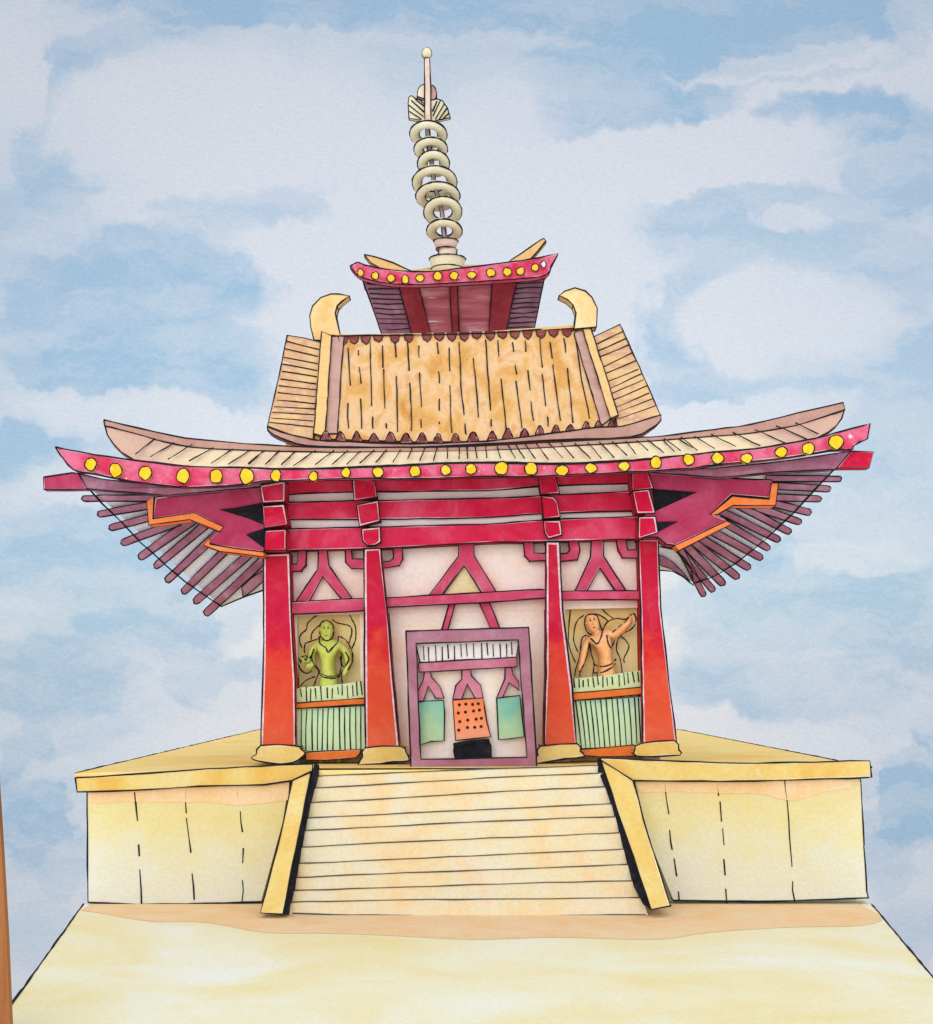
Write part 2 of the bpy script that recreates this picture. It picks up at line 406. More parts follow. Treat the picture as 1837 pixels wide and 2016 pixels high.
# ------------------------------------------------------------------ forecourt
b = MB()
gl = [W((165, 1781), -2.0), W((1717, 1771), -2.0)]
def edge(pa, pb, far, z, y):
    return None
A0 = Vector((-6.41, -2.0, 0)); A1 = Vector((-5.236, -9.93, 0)); B0 = Vector((6.78, -2.0, 0)); Bq = Vector((5.85, -8.4, 0))
dA = (A1 - A0) / (A0.y - A1.y); dB = (Bq - B0) / (B0.y - Bq.y)
fa = A0 + dA * 22; fb = B0 + dB * 22
top = [A0 + Vector((0, 24.0, 0)), fa * 1, fb * 1, B0 + Vector((0, 24.0, 0))]
top = [Vector((A0.x, 22, 0)), A0, fa, fb, B0, Vector((B0.x, 22, 0))]
n = len(top)
b.add(top + [q - Vector((0, 0, 1.2)) for q in top], [[*range(n)], [n + i for i in range(n)][::-1]] + [[i, n + i, n + (i + 1) % n, (i + 1) % n] for i in range(n)])
b.tube([A0, fa], .020, 1); b.tube([B0, fb], .020, 1); b.tube([fa, fb], .02, 1)
b.tube([A0 - Vector((0, 0, 1.2)), fa - Vector((0, 0, 1.2))], .02, 1); b.tube([B0 - Vector((0, 0, 1.2)), fb - Vector((0, 0, 1.2))], .02, 1)
struct(b.build('forecourt', [GROUND, INK]))
b = MB()
def strip(pf, z):
    vs = [W(p, -2.0) for p in pf]
    return vs
zz = .004
def gpt(px, py):                       # point of the forecourt seen at this pixel
    d = EYE * FOC / (py - HOR); return Vector(((px - CX) * d / FOC, d - DIST, zz))
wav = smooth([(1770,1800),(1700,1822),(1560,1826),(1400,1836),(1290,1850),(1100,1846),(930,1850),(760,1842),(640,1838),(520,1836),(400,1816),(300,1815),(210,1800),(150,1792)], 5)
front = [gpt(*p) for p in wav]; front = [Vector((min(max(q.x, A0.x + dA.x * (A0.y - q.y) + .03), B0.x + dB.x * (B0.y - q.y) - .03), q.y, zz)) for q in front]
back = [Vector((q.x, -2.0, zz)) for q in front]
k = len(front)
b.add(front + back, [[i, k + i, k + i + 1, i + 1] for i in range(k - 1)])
struct(b.build('foot_shade', [PEACH]))  # shade along the platform foot, painted as a peach strip

# ------------------------------------------------------------------ stone platform
pl = thing('stone_platform', (0, 9, 0), 'wide pale yellow stone platform with dashed joints carrying the red temple gate', 'platform')
b = MB(); b.box((-6.36, -1.72, .003), (6.6, 21.0, DECK - .2)); b.build('core', [WSTONE, INK], pl)
b = MB()
fl = [(148.5, 1530), (370, 1516), (612, 1503), (918, 1501), (1184, 1493), (1450, 1501), (1715, 1497)]
tv = [W(p, -2.08) for p in fl]; tv = [Vector((q.x, q.y, DECK + (q.z - DECK) * .35 - .012)) for q in tv]
bk = [Vector((-6.62, 21.2, DECK - .02)), Vector((6.79, 21.2, DECK - .02))]
poly = tv + bk[::-1]
n = len(poly)
b.add(poly + [q - Vector((0, 0, .17)) for q in poly], [[*range(n)], [n + i for i in range(n)][::-1]] + [[i, n + i, n + (i + 1) % n, (i + 1) % n] for i in range(n)])
b.tube([tv[0], bk[0]], .022, 1); b.tube([tv[-1], bk[1]], .022, 1); b.tube(bk, .02, 1)
b.build('deck', [DECKM, INK], pl)
lw = B1((463,436),(700,428),(1060,406),(1400,398),(1535,385),(1500,600),(1385,1021),(1000,1030),(740,1035),(467,1022))
b = MB(); b.prism(lw, -2.0, yback=-1.6, ink=.017, skip=(0, 1, 2, 3, 4, 5))
for seg in ([(715,440),(722,520),(730,590)],[(737,715),(740,780)],[(743,850),(748,950),(750,1030)],[(985,425),(984,490),(990,550)],[(990,575),(1004,680),(1015,760)],[(1020,870),(1026,940),(1032,1010)],[(1263,425),(1260,455),(1268,485)],[(1275,540),(1280,600),(1288,650)],[(1292,735),(1288,815)],[(1285,905),(1290,960),(1284,1035)]):
    b.line(B1(*seg), -2.004, .015)
b.build('wall', [WSTONE, INK], pl)
rw = B3((255,380),(700,382),(1000,378),(1450,368),(1453,390),(1470,720),(1485,960),(1495,1000),(1000,1018),(460,1012),(330,690))
b = MB(); b.prism(rw, -2.0, yback=-1.6, ink=.017, skip=(0, 1, 2, 9, 10))
for seg in ([(412,400),(424,480),(435,555)],[(440,640),(443,700),(452,745)],[(463,790),(475,885)],[(485,965),(490,1015)],[(690,390),(698,460)],[(705,490),(715,595)],[(720,630),(728,720)],[(725,795),(732,880)],[(735,950),(742,1035)],[(1050,380),(1052,420),(1064,500),(1076,680),(1090,835)],[(1093,910),(1092,960),(1104,1020)]):
    b.line(B3(*seg), -2.004, .015)
b.build('wall', [WSTONE, INK], pl)
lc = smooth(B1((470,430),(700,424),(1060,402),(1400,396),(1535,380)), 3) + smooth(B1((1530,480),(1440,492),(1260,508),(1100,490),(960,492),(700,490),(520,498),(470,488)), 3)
P('coping_shade', PEACH, pl, lc, -2.012, t=.3, ink=0)  # shade under the coping, put into colour as a peach band
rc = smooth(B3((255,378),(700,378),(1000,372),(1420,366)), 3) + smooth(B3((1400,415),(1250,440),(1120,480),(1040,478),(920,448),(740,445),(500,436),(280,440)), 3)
P('coping_shade', PEACH, pl, rc, -2.012, t=.3, ink=0)  # same painted coping shade on the right wall
lcop = B1((400,362),(600,352),(1000,322),(1300,304),(1660,288),(1655,345),(1640,400)) + B1((1550,378),(1400,400),(1060,408),(700,430),(410,438))
P('coping', [YSTONE, INK, GAPY], pl, lcop, -2.10, t=.12, rim=3, ink=.018)
rcop = B3((70,258),(300,268),(800,286),(1200,280),(1400,272),(1503,272),(1510,360),(1490,362),(1000,376),(700,382),(245,376),(110,400))
P('coping', [YSTONE, INK, GAPY], pl, rcop, -2.10, t=.12, rim=3, ink=.018)

# ------------------------------------------------------------------ staircase
st = thing('stone_staircase', (0, -2.6, 0), 'broad cream stone staircase climbing to the purple doorway', 'staircase')
LN = [((115,172),(1620,112)),((98,230),(1630,150)),((85,303),(1645,218)),((70,378),(1670,302)),((55,440),(1690,366)),((35,522),(1718,446)),
      ((15,603),(1745,526)),((5,672),(1775,602)),((0,735),(1800,682)),((-5,792),(1835,766)),((-10,850),(1872,852))]
RUN = .125
LN = [((a[0] - 16, 172 + (a[1] - 172) * 1.075), (c[0] + 14, 112 + (c[1] - 112) * 1.075)) for a, c in LN]
for k in range(10):
    (a, c), (a2, c2) = LN[k], LN[k + 1]
    Y = -2.12 - RUN * k
    l0 = B2(a, ((a[0]*2+c[0])/3, a[1]*.62+c[1]*.38 + random.uniform(-3, 4)), ((a[0]+2*c[0])/3, a[1]*.3+c[1]*.7 + random.uniform(-4, 3)), c)
    l1 = B2(c2, ((a2[0]+2*c2[0])/3, a2[1]*.3+c2[1]*.7 + 6), ((a2[0]*2+c2[0])/3, a2[1]*.62+c2[1]*.38 + 6), a2)
    l1 = [(x, y + 6) for x, y in l1]
    if k == 9: l1 = [(x, y + 3) for x, y in l1]
    b = MB(); b.prism(smooth(l0, 4) + l1, Y, yback=-1.98, ink=0)
    b.line(smooth(l0, 5), Y - .004, .013)
    if k == 9:
        b.line(B2((-10,898),(300,906),(600,910),(1000,914),(1400,910),(1700,906),(1866,906)), Y - .004, .013)
    b.build('step', [STEP, PENCIL], st)
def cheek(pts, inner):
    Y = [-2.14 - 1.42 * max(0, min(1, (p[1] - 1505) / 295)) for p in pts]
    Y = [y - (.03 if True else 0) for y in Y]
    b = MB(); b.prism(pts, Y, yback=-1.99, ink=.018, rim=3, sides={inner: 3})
    b.build('cheek_wall', [YSTONE, INK, GAPY, BLACK], st)  # inner face coloured black for the shade beside the steps
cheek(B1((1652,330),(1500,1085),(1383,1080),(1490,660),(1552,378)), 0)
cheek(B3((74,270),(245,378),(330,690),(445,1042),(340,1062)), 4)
# black strips standing for the shade between steps and cheek walls
b = MB(); b.prism(B1((1668,285),(1640,430),(1500,1085),(1525,1085),(1560,960),(1592,770),(1645,500),(1690,350),(1690,300)), [-2.16,-2.4,-3.50,-3.50,-3.2,-2.9,-2.5,-2.2,-2.14], yback=-1.97, ink=0); b.build('stair_shade', [BLACK, INK], st)
b = MB(); b.prism(B3((62,255),(60,330),(100,420),(150,560),(200,760),(250,940),(300,1035),(345,1065),(240,760),(170,530),(95,330)), [-2.14,-2.2,-2.4,-2.6,-2.9,-3.2,-3.35,-3.5,-3.0,-2.6,-2.25], yback=-1.97, ink=0); b.build('stair_shade', [BLACK, INK], st)

# ------------------------------------------------------------------ temple gate
tg = thing('temple_gate', (0, 2, DECK), 'red temple gate with four tapering columns and sweeping tiled double roof', 'temple gate')
b = MB(); xs = (W((575, 0), .35).x, W((1268, 0), .35).x)
b.prism([(572,930),(1268,915),(1268,1196),(572,1212)], .28, t=.2, ink=0); b.build('wall', [PLAST, INK], tg)
P('wall', PLAST, tg, [(735,1180),(1110,1170),(1122,1512),(735,1512)], .30, t=.2, ink=0)
P('wall_band', PLASTW, tg, [(560,955),(1262,940),(1262,1040),(560,1060)], -.03, t=.16, ink=0)
# body behind the front wall
b = MB(); b.box((-3.45, .62, DECK - .01), (-3.3, 4.6, 7.6)); b.box((3.3, .62, DECK - .01), (3.45, 4.6, 7.6)); b.box((-3.3, 4.4, DECK - .01), (3.3, 4.6, 7.6)); b.build('rear_wall', [PLAST, INK], tg)
# niches
for pts in ([(572,1195),(720,1190),(732,1500),(572,1500)], [(1105,1186),(1266,1186),(1276,1496),(1105,1496)]):
    P('niche_panel', NICHE, tg, pts, .56, t=.12, ink=0)
for pts, side in (([(556,1190),(584,1190),(590,1505),(556,1505)], 0), ([(708,1190),(745,1190),(765,1505),(712,1505)], 0), ([(1082,1180),(1112,1180),(1122,1500),(1090,1500)], 0), ([(1258,1180),(1285,1180),(1300,1500),(1266,1500)], 0)):
    P('niche_jamb', PLAST, tg, pts, .26, t=.36, ink=0)
# columns
cols = [Z5((120,150),(335,140),(350,700),(382,1200),(386,1778),(240,1808),(96,1772),(120,1000)),
        Z5((955,100),(1092,100),(1150,640),(1195,1200),(1250,1775),(1100,1812),(968,1800),(962,1200)),
        D7((345,178),(447,178),(470,700),(545,1290),(582,1762),(450,1785),(330,1775),(345,1200)),
        D7((1062,160),(1217,158),(1232,680),(1300,1280),(1358,1728),(1230,1762),(1098,1758),(1080,700))]
bases = [Z5((98,1740),(60,1810),(18,1842),(70,1868),(200,1888),(310,1890),(400,1862),(462,1805),(430,1770),(385,1740)),
         Z5((965,1760),(945,1830),(912,1885),(930,1898),(1090,1890),(1200,1872),(1330,1864),(1300,1790),(1252,1745)),
         D7((300,1765),(285,1830),(240,1892),(340,1885),(480,1860),(640,1846),(610,1800),(585,1745)),
         D7((1085,1740),(1030,1790),(1045,1842),(1180,1842),(1385,1832),(1375,1790),(1340,1722))]
for c, bs in zip(cols, bases):
    o = P('column', [COLM, INK, GAP], tg, c, -.25, t=.55, rim=4.5, ink=.019)
    P('column_base', [YSTONE, INK, GAPY], o, smooth(bs, 2, True), -.42 + .0, t=.95, ink=.017, rim=3)
# tie beams
def ribbon(t, bt): return smooth(t, 4) + smooth(bt[::-1], 4)
beams = [ribbon([(512,946),(700,940),(954,936),(1100,932),(1265,922)], Z6((150,606),(330,600),(830,582),(1837,570)) + Z7((680,537),(1370,517),(1470,510))),
         ribbon(Z6((150,672),(330,660),(860,650),(1837,630)) + Z7((690,610),(1390,575),(1530,560)), Z6((150,800),(330,790),(870,790),(1837,775)) + Z7((690,745),(1420,725),(1550,720))),
         ribbon(Z6((150,875),(330,865),(890,850),(1837,825)) + Z7((710,795),(1430,765),(1560,762)), Z6((165,1035),(330,1025),(1100,1005),(1837,965)) + Z7((550,960),(1430,935),(1570,920)))]
for p in beams: P('tie_beam', [BEAMM, INK, GAP], tg, p, -.12, t=.3, rim=2.2, ink=.018)
blocks = [Z6((135,535),(325,500),(322,655),(155,665)), Z6((155,690),(315,678),(342,830),(165,855)), Z6((172,875),(330,865),(330,1022),(165,1025)),
 Z6((832,480),(1000,490),(1022,620),(850,645)), Z6((868,680),(1030,648),(1046,800),(888,840)), Z6((905,862),(1045,848),(1050,960),(1010,985),(950,988),(912,950)),
 Z7((668,450),(800,440),(832,590),(690,600)), Z7((695,612),(790,622),(815,660),(836,770),(710,782)), Z7((712,800),(836,798),(852,908),(745,932),(716,885)),
 Z7((1375,395),(1490,400),(1542,556),(1385,570)), Z7((1385,575),(1510,560),(1556,740),(1418,742)), Z7((1432,770),(1558,765),(1576,890),(1430,935))]
for i, p in enumerate(blocks): P('bearing_block', [CRIM, INK, GAP], tg, p, -.34 if 2 < i < 9 else -.69, t=.3 if 2 < i < 9 else .62, rim=3, ink=.016)
# lower tie rails and inverted-V struts
for p in (Z5((350,548),(600,533),(955,513),(955,618),(360,648)), D6((60,615),(420,592),(900,566),(1300,545),(1345,555),(1345,612),(800,650),(400,668),(60,686)), D7((440,560),(1070,555),(1075,625),(450,627))):
    P('rail', [ROSE, INK, GAP], tg, p, .0, t=.34, rim=1.6, ink=.016)
for p, tri in ((Z5((575,100),(650,100),(660,240),(685,270),(850,512),(770,520),(610,330),(500,538),(385,545),(560,290),(572,270)), None),
          (D6((660,170),(775,165),(780,280),(950,562),(845,577),(703,355),(520,600),(430,590),(660,285)), D6((705,372),(830,572),(540,590))),
          (D7((698,160),(785,160),(787,285),(960,552),(880,556),(760,375),(660,556),(570,552),(690,300)), None)):
    o = P('strut', [ROSE, INK, GAP], tg, p, .12, t=.22, rim=1.8, ink=.017)
    if tri: P('strut_infill', [paint('straw', ['DECE94', 'E0D6AC'], 3), INK], o, tri, .24, t=.1, ink=0)
for p in (D6((590,640),(640,635),(575,868),(525,868)), D6((815,635),(888,630),(988,868),(912,868))):
    P('brace', [ROSE, INK, GAP], tg, p, .14, t=.2, rim=1.2, ink=.016)
for p in (Z5((335,232),(390,228),(410,200),(410,110),(475,110),(472,240),(432,288),(335,296)), Z5((955,187),(857,187),(850,95),(798,95),(805,215),(850,266),(955,266)),
          Z5((1095,212),(1175,208),(1202,178),(1195,80),(1270,80),(1276,190),(1250,242),(1095,266)), D7((165,165),(235,165),(250,262),(350,266),(350,320),(215,326),(176,285)),
          D7((440,272),(508,266),(527,240),(516,165),(590,165),(606,240),(590,316),(440,332)), D7((888,155),(960,155),(977,240),(1068,235),(1068,300),(940,300),(905,245))):
    P('bracket_arm', [ROSE, INK, GAP], tg, p, .08, t=.26, rim=1.2, ink=.016)

# eave brackets (carved boards with an orange border and black hollows)
LB = Z2((1520,690),(880,765),(800,775),(785,915),(1060,880),(1250,970),(1160,1050),(1165,1082),(1300,1108),(1520,1135))
RB = Z4((140,610),(640,642),(985,660),(998,680),(975,780),(720,758),(585,884),(690,928),(350,1092),(290,1082),(232,1040),(140,1040))
o = P('eave_bracket', [BRKT, INK, GAP], tg, LB, -.62, t=.5, rim=2.6, ink=.017)
P('bracket_trim', [ORNG, INK, GAP], o, Z2((790,770),(745,800),(757,956),(1030,922),(1225,1002),(1252,970),(1060,876),(785,917)), -.66, t=.4, ink=.012)
P('bracket_trim', [ORNG, INK, GAP], o, Z2((1160,1045),(1120,1092),(1230,1132),(1520,1168),(1520,1135),(1300,1110),(1165,1085)), -.66, t=.4, ink=.012)
P('bracket_hollow', [BLACK, INK], o, Z2((1230,856),(1330,845),(1505,810),(1512,950),(1400,905)), -.632, t=.05, ink=.008)
P('bracket_hollow', [BLACK, INK], o, Z2((1405,1020),(1515,984),(1520,1108)), -.632, t=.05, ink=.008)
o = P('eave_bracket', [BRKT, INK, GAP], tg, RB, -.62, t=.5, rim=2.6, ink=.017)
P('bracket_trim', [ORNG, INK, GAP], o, Z4((985,678),(1032,680),(1015,828),(730,828),(622,890),(580,886),(725,768),(970,788)), -.66, t=.4, ink=.012)
P('bracket_trim', [ORNG, INK, GAP], o, Z4((690,930),(722,950),(372,1126),(342,1096)), -.66, t=.4, ink=.012)
P('bracket_hollow', [BLACK, INK], o, Z4((195,722),(300,728),(490,740),(330,810),(212,866)), -.632, t=.05, ink=.008)
P('bracket_hollow', [BLACK, INK], o, Z4((215,940),(362,934),(300,965),(222,1008)), -.632, t=.05, ink=.008)

# side eaves: pale soffit, rafters running out to the eave line
pl_ = plane(((157,939), -.3), ((436,1195), 2.3), ((519,985), .45))
b = MB()
LS = Z2((300,650),(1240,1500),(1400,1430),(1530,1388),(1530,700))
b.prism(LS, [pl_(p) for p in LS], t=.05, ink=0)
q = Z2((290,610),(360,715),(440,810),(560,925),(700,1070),(870,1225),(1000,1335),(1130,1425),(1240,1500)); b.line(q, [pl_(p) - .14 for p in q], .018)
q = Z2((1240,1500),(1330,1460),(1400,1430),(1530,1388)); b.line(q, [pl_(p) - .14 for p in q], .018)
sl = b.build('soffit', [SOFF, INK], tg)
def rafter(parent, tip, root, wdt, pf, mat):
    wdt *= 2.15
    tx, ty = tip; rx, ry = root
    d = Vector((rx - tx, ry - ty)); ln = d.length; d.normalize(); nn = Vector((-d.y, d.x))
    T = Vector(tip); Q = Vector(root) + d * 26
    w = wdt
    pts = [T + d * w * .7 + nn * w * .50, T + d * w * .22 + nn * w * .42, T + nn * w * .08, T + d * w * .22 - nn * w * .42, T + d * w * .7 - nn * w * .50,
           Q - nn * w * .56, Q + nn * w * .56]
    P('rafter', [mat, INK, GAP], parent, [tuple(p) for p in pts], [pf(p) - .12 for p in pts], t=.1, ink=.015, rim=.8)
LR = [((312,782),(770,778),18),((415,888),(735,832),20),((492,980),(735,915),20),((572,1080),(880,965),22),((690,1178),(1000,962),23),((792,1240),(1100,985),22),((868,1335),(1185,1040),22),((978,1410),(1240,1150),22),((1055,1475),(1390,1180),22),((1126,1555),(1490,1215),23)]
for (t, r, w) in LR:
    p = Z2(t, r); rafter(sl, p[0], p[1], w * .2967, pl_, PURP)
q = Z2((1385,1440),(1375,1370),(1440,1310),(1530,1250),(1530,1320),(1460,1380)); P('rafter', [PURP, INK, GAP], sl, q, [pl_(p) - .1 for p in q], t=.09, ink=.014)
pr_ = plane(((1674,889), -.3), ((1369,1148), 2.3), ((1290,960), .45))
b = MB()
RS = Z4((1510,472),(1400,590),(1130,880),(750,1210),(480,1345),(400,1300),(330,1265),(225,1258),(225,600))
b.prism(RS, [pr_(p) for p in RS], t=.05, ink=0)
q = Z4((1510,470),(1400,590),(1260,740),(1130,880),(950,1050),(750,1210),(600,1300),(480,1340)); b.line(q, [pr_(p) - .14 for p in q], .018)
q = Z4((245,1258),(330,1265),(400,1300),(470,1360)); b.line(q, [pr_(p) - .14 for p in q], .018)
q = Z4((240,1100),(340,1120),(410,1180),(455,1250),(470,1350)); b.line(q, [pr_(p) - .14 for p in q], .018)
sr = b.build('soffit', [SOFF, INK], tg)
RRf = [((1452,652),(1040,648),17),((1380,718),(1040,700),19),((1318,785),(1030,775),19),((1252,878),(1020,820),20),((1185,942),(870,835),20),((1115,1008),(810,850),20),((1045,1062),(690,885),20),((975,1118),(720,968),20),((928,1182),(620,1015),21),((845,1248),(545,1062),22),((770,1312),(490,1085),22),((672,1358),(430,1100),22),((606,1400),(380,1125),20),((540,1432),(400,1150),18)]
for (t, r, w) in RRf:
    p = Z4(t, r); rafter(sr, p[0], p[1], w * .2967, pr_, PURP)
q = smooth(Z4((236,1160),(310,1190),(390,1260),(450,1345),(400,1300),(330,1255),(236,1215)), 3, True); P('rafter', [PURP, INK, GAP], sr, q, [pr_(p) - .1 for p in q], t=.09, ink=.01)

# corner beams
P('corner_beam', [PURP, INK, GAP], tg, Z2((290,615),(450,655),(800,688),(1040,705),(1500,675),(1500,704),(880,760),(740,748),(345,718)), [-1.2,-1.15,-1.0,-.9,-.75,-.75,-.9,-1.0,-1.2], t=.2, ink=.016)
P('corner_beam', [BRKT, INK, GAP], tg, Z2((62,640),(250,612),(290,615),(345,718),(62,720)), -1.22, t=.25, ink=.016, rim=1.5)
P('corner_beam', [PURP, INK, GAP], tg, Z4((1515,466),(1100,530),(600,585),(150,595),(150,606),(640,642),(1000,606),(1400,588),(1425,575)), [-1.2,-1.1,-.9,-.75,-.75,-.85,-1.0,-1.15,-1.2], t=.2, ink=.016)
P('corner_beam', [CRIM, INK, GAP], tg, Z4((1515,466),(1662,475),(1635,577),(1425,580)), -1.22, t=.25, ink=.016, rim=1.5)

# eave board with round yellow rafter ends
FT = Z2((140,440),(390,490),(670,530),(1040,570)) + [(477,921.6),(555,924),(659,923),(815,916),(954,911),(1093.6,914),(1249,907)] + Z4((450,492),(590,475),(900,450),(1270,385),(1450,335),(1640,285))
FB = Z2((170,490),(260,590),(420,620),(640,665),(900,698),(1040,705)) + [(477,954),(516,947),(560,946),(692,942),(815,942),(954,938),(1057,937),(1241,929),(1363,921.6)] + Z4((590,560),(1040,515),(1380,460),(1510,458),(1540,425),(1625,382))
eb = P('eave_board', [FASC, INK, GAP], tg, smooth(FT, 3) + smooth(FB[::-1], 3), -1.6, t=.16, rim=2.2, ink=.018)
DOT = [(178.5,914,11,13),(228,926,12,14.5),(286,931,12,14),(360,937,13,15),(425.6,938,13,14),(486,937,13.5,16),(543,936.4,10.5,12),(617,937.5,9,10),(681,930.7,9.5,10),(744.5,929.4,11,10.5),(817,928,11.5,11),(878,925.5,10.5,10),(927.6,923,11,11),
       (987,921.6,13.5,13),(1045.5,923,13,12.5),(1106.5,926,12.5,10.5),(1163.7,921.6,11.5,10),(1228.6,917.7,11,9.5),(1291,911,11.5,12),(1356,904.5,11,11),(1413.4,902,12,11),(1470,902,11,10),(1538,890,11.5,10.5),(1591.5,883,12,12),(1646,870,14,14)]
def dots(parent, lst, Y, s=1):
    for (x, y, rx, ry) in lst:
        n = 16; ph = random.uniform(0, 6)
        pts = [(x + rx * math.cos(2*math.pi*i/n) * (1 + .07*math.sin(2*i*6.28/n + ph)), y + ry * math.sin(2*math.pi*i/n) * (1 + .07*math.cos(3*i*6.28/n + ph))) for i in range(n)]
        P('rafter_end', [YEL, INK, GAPY], parent, pts, Y, t=.1, ink=.014 * s, rim=1.4)
dots(eb, DOT, -1.69)

# lower roof: tile slope between eave board and hip ridge
lt = [(206,836),(276,854),(340,874),(424,883),(613,889),(737,888),(870,887),(1000,884),(1100,878),(1226,871),(1404.5,858),(1479,852),(1571,835.5),(1663,806)]
lb = Z2((520,400),(590,470),(650,522),(1040,568)) + [(477,920),(555,922),(659,921),(815,914),(954,909),(1093.6,912),(1249,905)] + Z4((450,490),(590,473),(900,448),(1290,378),(1400,310))
def resample(pl, n):
    ds = [0]
    for a, c in zip(pl, pl[1:]): ds.append(ds[-1] + math.dist(a, c))
    o_ = []
    for i in range(n):
        t = ds[-1] * i / (n - 1); k = max(q for q in range(len(ds) - 1) if ds[q] <= t + 1e-9)
        f_ = (t - ds[k]) / (ds[k + 1] - ds[k]); o_.append((pl[k][0] + (pl[k+1][0] - pl[k][0]) * f_, pl[k][1] + (pl[k+1][1] - pl[k][1]) * f_))
    return o_
lbs = Z2((650,522),(1040,568)) + [(477,920),(555,922),(659,921),(815,914),(954,909),(1093.6,912),(1249,905)] + Z4((450,490),(590,473),(900,448),(1290,378))
b = MB(); NS = 60; lts = resample(smooth(lt, 3), NS); lbs = resample(smooth(lbs, 3), NS); rows = 5
g_ = []
for r_ in range(rows):
    f_ = r_ / (rows - 1)
    for i in range(NS):
        bow = 4 * f_ * (1 - f_) * (-10 if i == 0 else 10 if i == NS - 1 else 0)
        g_.append(W(lts[i], -.55).lerp(W(lbs[i], -1.55), f_) + Vector((bow * .009, 0, -abs(bow) * .004)))
b.add(g_, [[r_ * NS + i, r_ * NS + i + 1, (r_ + 1) * NS + i + 1, (r_ + 1) * NS + i] for r_ in range(rows - 1) for i in range(NS - 1)])
b.add([q + Vector((0, .12, -.04)) for q in g_], [[r_ * NS + i, (r_ + 1) * NS + i, (r_ + 1) * NS + i + 1, r_ * NS + i + 1] for r_ in range(rows - 1) for i in range(NS - 1)])
for e_ in (0, NS - 1): b.tube([g_[r_ * NS + e_] for r_ in range(rows)], .016, 1)
b.tube(g_[-NS:], .016, 1)
TL = [((800,405),(675,510)),((935,430),(770,530)),((1050,445),(890,545)),((1190,465),(1030,555)),((1320,475),(1175,570)),((1440,480),(1290,575)),((1525,485),(1425,575)),((1630,485),(1535,578)),((1735,490),(1640,580))]
ln = [Z2(a, c) for a, c in TL] + [Z6(a, c) for a, c in (((170,290),(50,390)),((285,290),(180,395)),((405,295),(305,400)),((560,290),(390,410)),((700,290),(555,400)),((805,290),(685,400)),((900,295),(795,395)),((1000,290),(895,390)),((1095,285),(1015,385)),((1200,285),(1145,380)),((1290,275),(1255,360)),((1385,268),(1350,370)),((1480,268),(1450,370)),((1555,265),(1557,355)),((1645,262),(1645,355)),((1700,262),(1712,350)),((1765,258),(1780,350)))]
ln += [Z7(a, c) for a, c in (((130,260),(135,355)),((190,258),(205,350)),((270,258),(280,350)),((355,258),(385,350)),((435,245),(495,350)),((500,250),(565,355)),((570,245),(645,355)),((650,235),(745,360)),((745,235),(858,350)),((840,235),(940,350)),((945,235),(1065,355)),((1040,230),(1145,350)),((1130,225),(1240,345)),((1230,222),(1340,330)),((1330,218),(1405,318)),((1415,215),(1500,295)),((1495,212),(1620,310)),((1610,210),(1700,300)),((1730,205),(1837,275)))]
ln += [Z4(a, c) for a, c in (((270,405),(380,485)),((380,395),(490,485)),((470,390),(605,475)),((580,378),(745,460)),((725,365),(905,455)),((870,345),(1085,440)),((1010,320),(1215,410)),((1140,300),(1290,375)))]
for a, c in ln:
    A_, C_ = W(a, -.55), W(c, -1.55); b.tube([A_.lerp(C_, k / 4) + Vector((0, -.045, .055)) for k in range(5)], .014, 1)
lr = b.build('lower_roof', [TILEB, INK, GAP], tg)
ht = smooth([(205,827),(276,843),(365,862),(483,873),(613,880),(737,881),(900,879),(1100,870),(1241,862),(1301,859),(1401.5,846),(1479,835.5),(1571,813),(1660,792)], 3)
hb = smooth([(206,838),(262,853),(340,873),(424,884),(613,890),(737,890),(870,889),(1000,886),(1100,880),(1226,872),(1404.5,859),(1479,853),(1571,836.5),(1664,806)], 3)
P('hip_ridge', [BROWN, INK, GAP], lr, ht + hb[::-1], -.62, t=.3, ink=.017)

# upper roof
_rf = plane(((640,862), -.2), ((1200,862), -.2), ((900,650), 3.4))
def yroof(py): return _rf((918, py))
def slope(pts, dy=0): return [yroof(p[1]) + dy for p in pts]
f = Z3((290,285),(700,290),(1000,282),(1400,255),(1470,280)) + Z3((1560,700),(1000,755),(700,758),(300,745))
b = MB(); b.prism(f, slope(f), t=.3, ink=0)
DL = [((365,300),(360,380)),((355,480),(348,650)),((392,345),(402,510)),((390,590),(393,700)),((437,355),(437,375)),((440,430),(448,500)),((447,570),(452,700)),((490,320),(496,600)),((500,650),(502,700)),((543,335),(545,430)),((548,440),(555,610)),((560,680),(562,700)),((598,320),(603,385)),((605,470),(610,715)),((655,320),(662,445)),((665,500),(672,710)),((705,335),(705,385)),((708,455),(716,605)),((714,660),(716,695)),((785,320),(790,370)),((793,450),(795,500)),((795,570),(795,620)),((793,670),(795,680)),((838,345),(842,445)),((842,510),(850,720)),((882,320),(890,500)),((890,500),(905,640)),((908,680),(912,725)),((945,390),(968,650)),((1000,310),(1022,620)),((1024,660),(1026,690)),((1055,310),(1058,380)),((1068,480),(1090,705)),((1118,320),(1125,360)),((1130,420),(1138,460)),((1135,490),(1160,700)),((1175,310),(1178,360)),((1187,445),(1197,530)),((1200,580),(1212,665)),((1240,305),(1250,430)),((1250,460),(1265,600)),((1275,650),(1277,690)),((1285,320),(1295,390)),((1297,420),(1330,665)),((1345,300),(1355,365)),((1362,435),(1385,675)),((1395,290),(1425,490)),((1425,490),(1460,655))]
for a, c in DL:
    q = Z3(a, c); m = [(q[0][0]*.5+q[1][0]*.5 + random.uniform(-.8,.8), (q[0][1]+q[1][1])/2)]
    q = [q[0]] + m + [q[1]]; b.line(q, slope(q, -.03), .016)
ur = b.build('upper_roof', [OCHRE, INK, GAP], tg)
q = Z3((1000,285),(1000,282))
b = MB()                                                        # rear slope
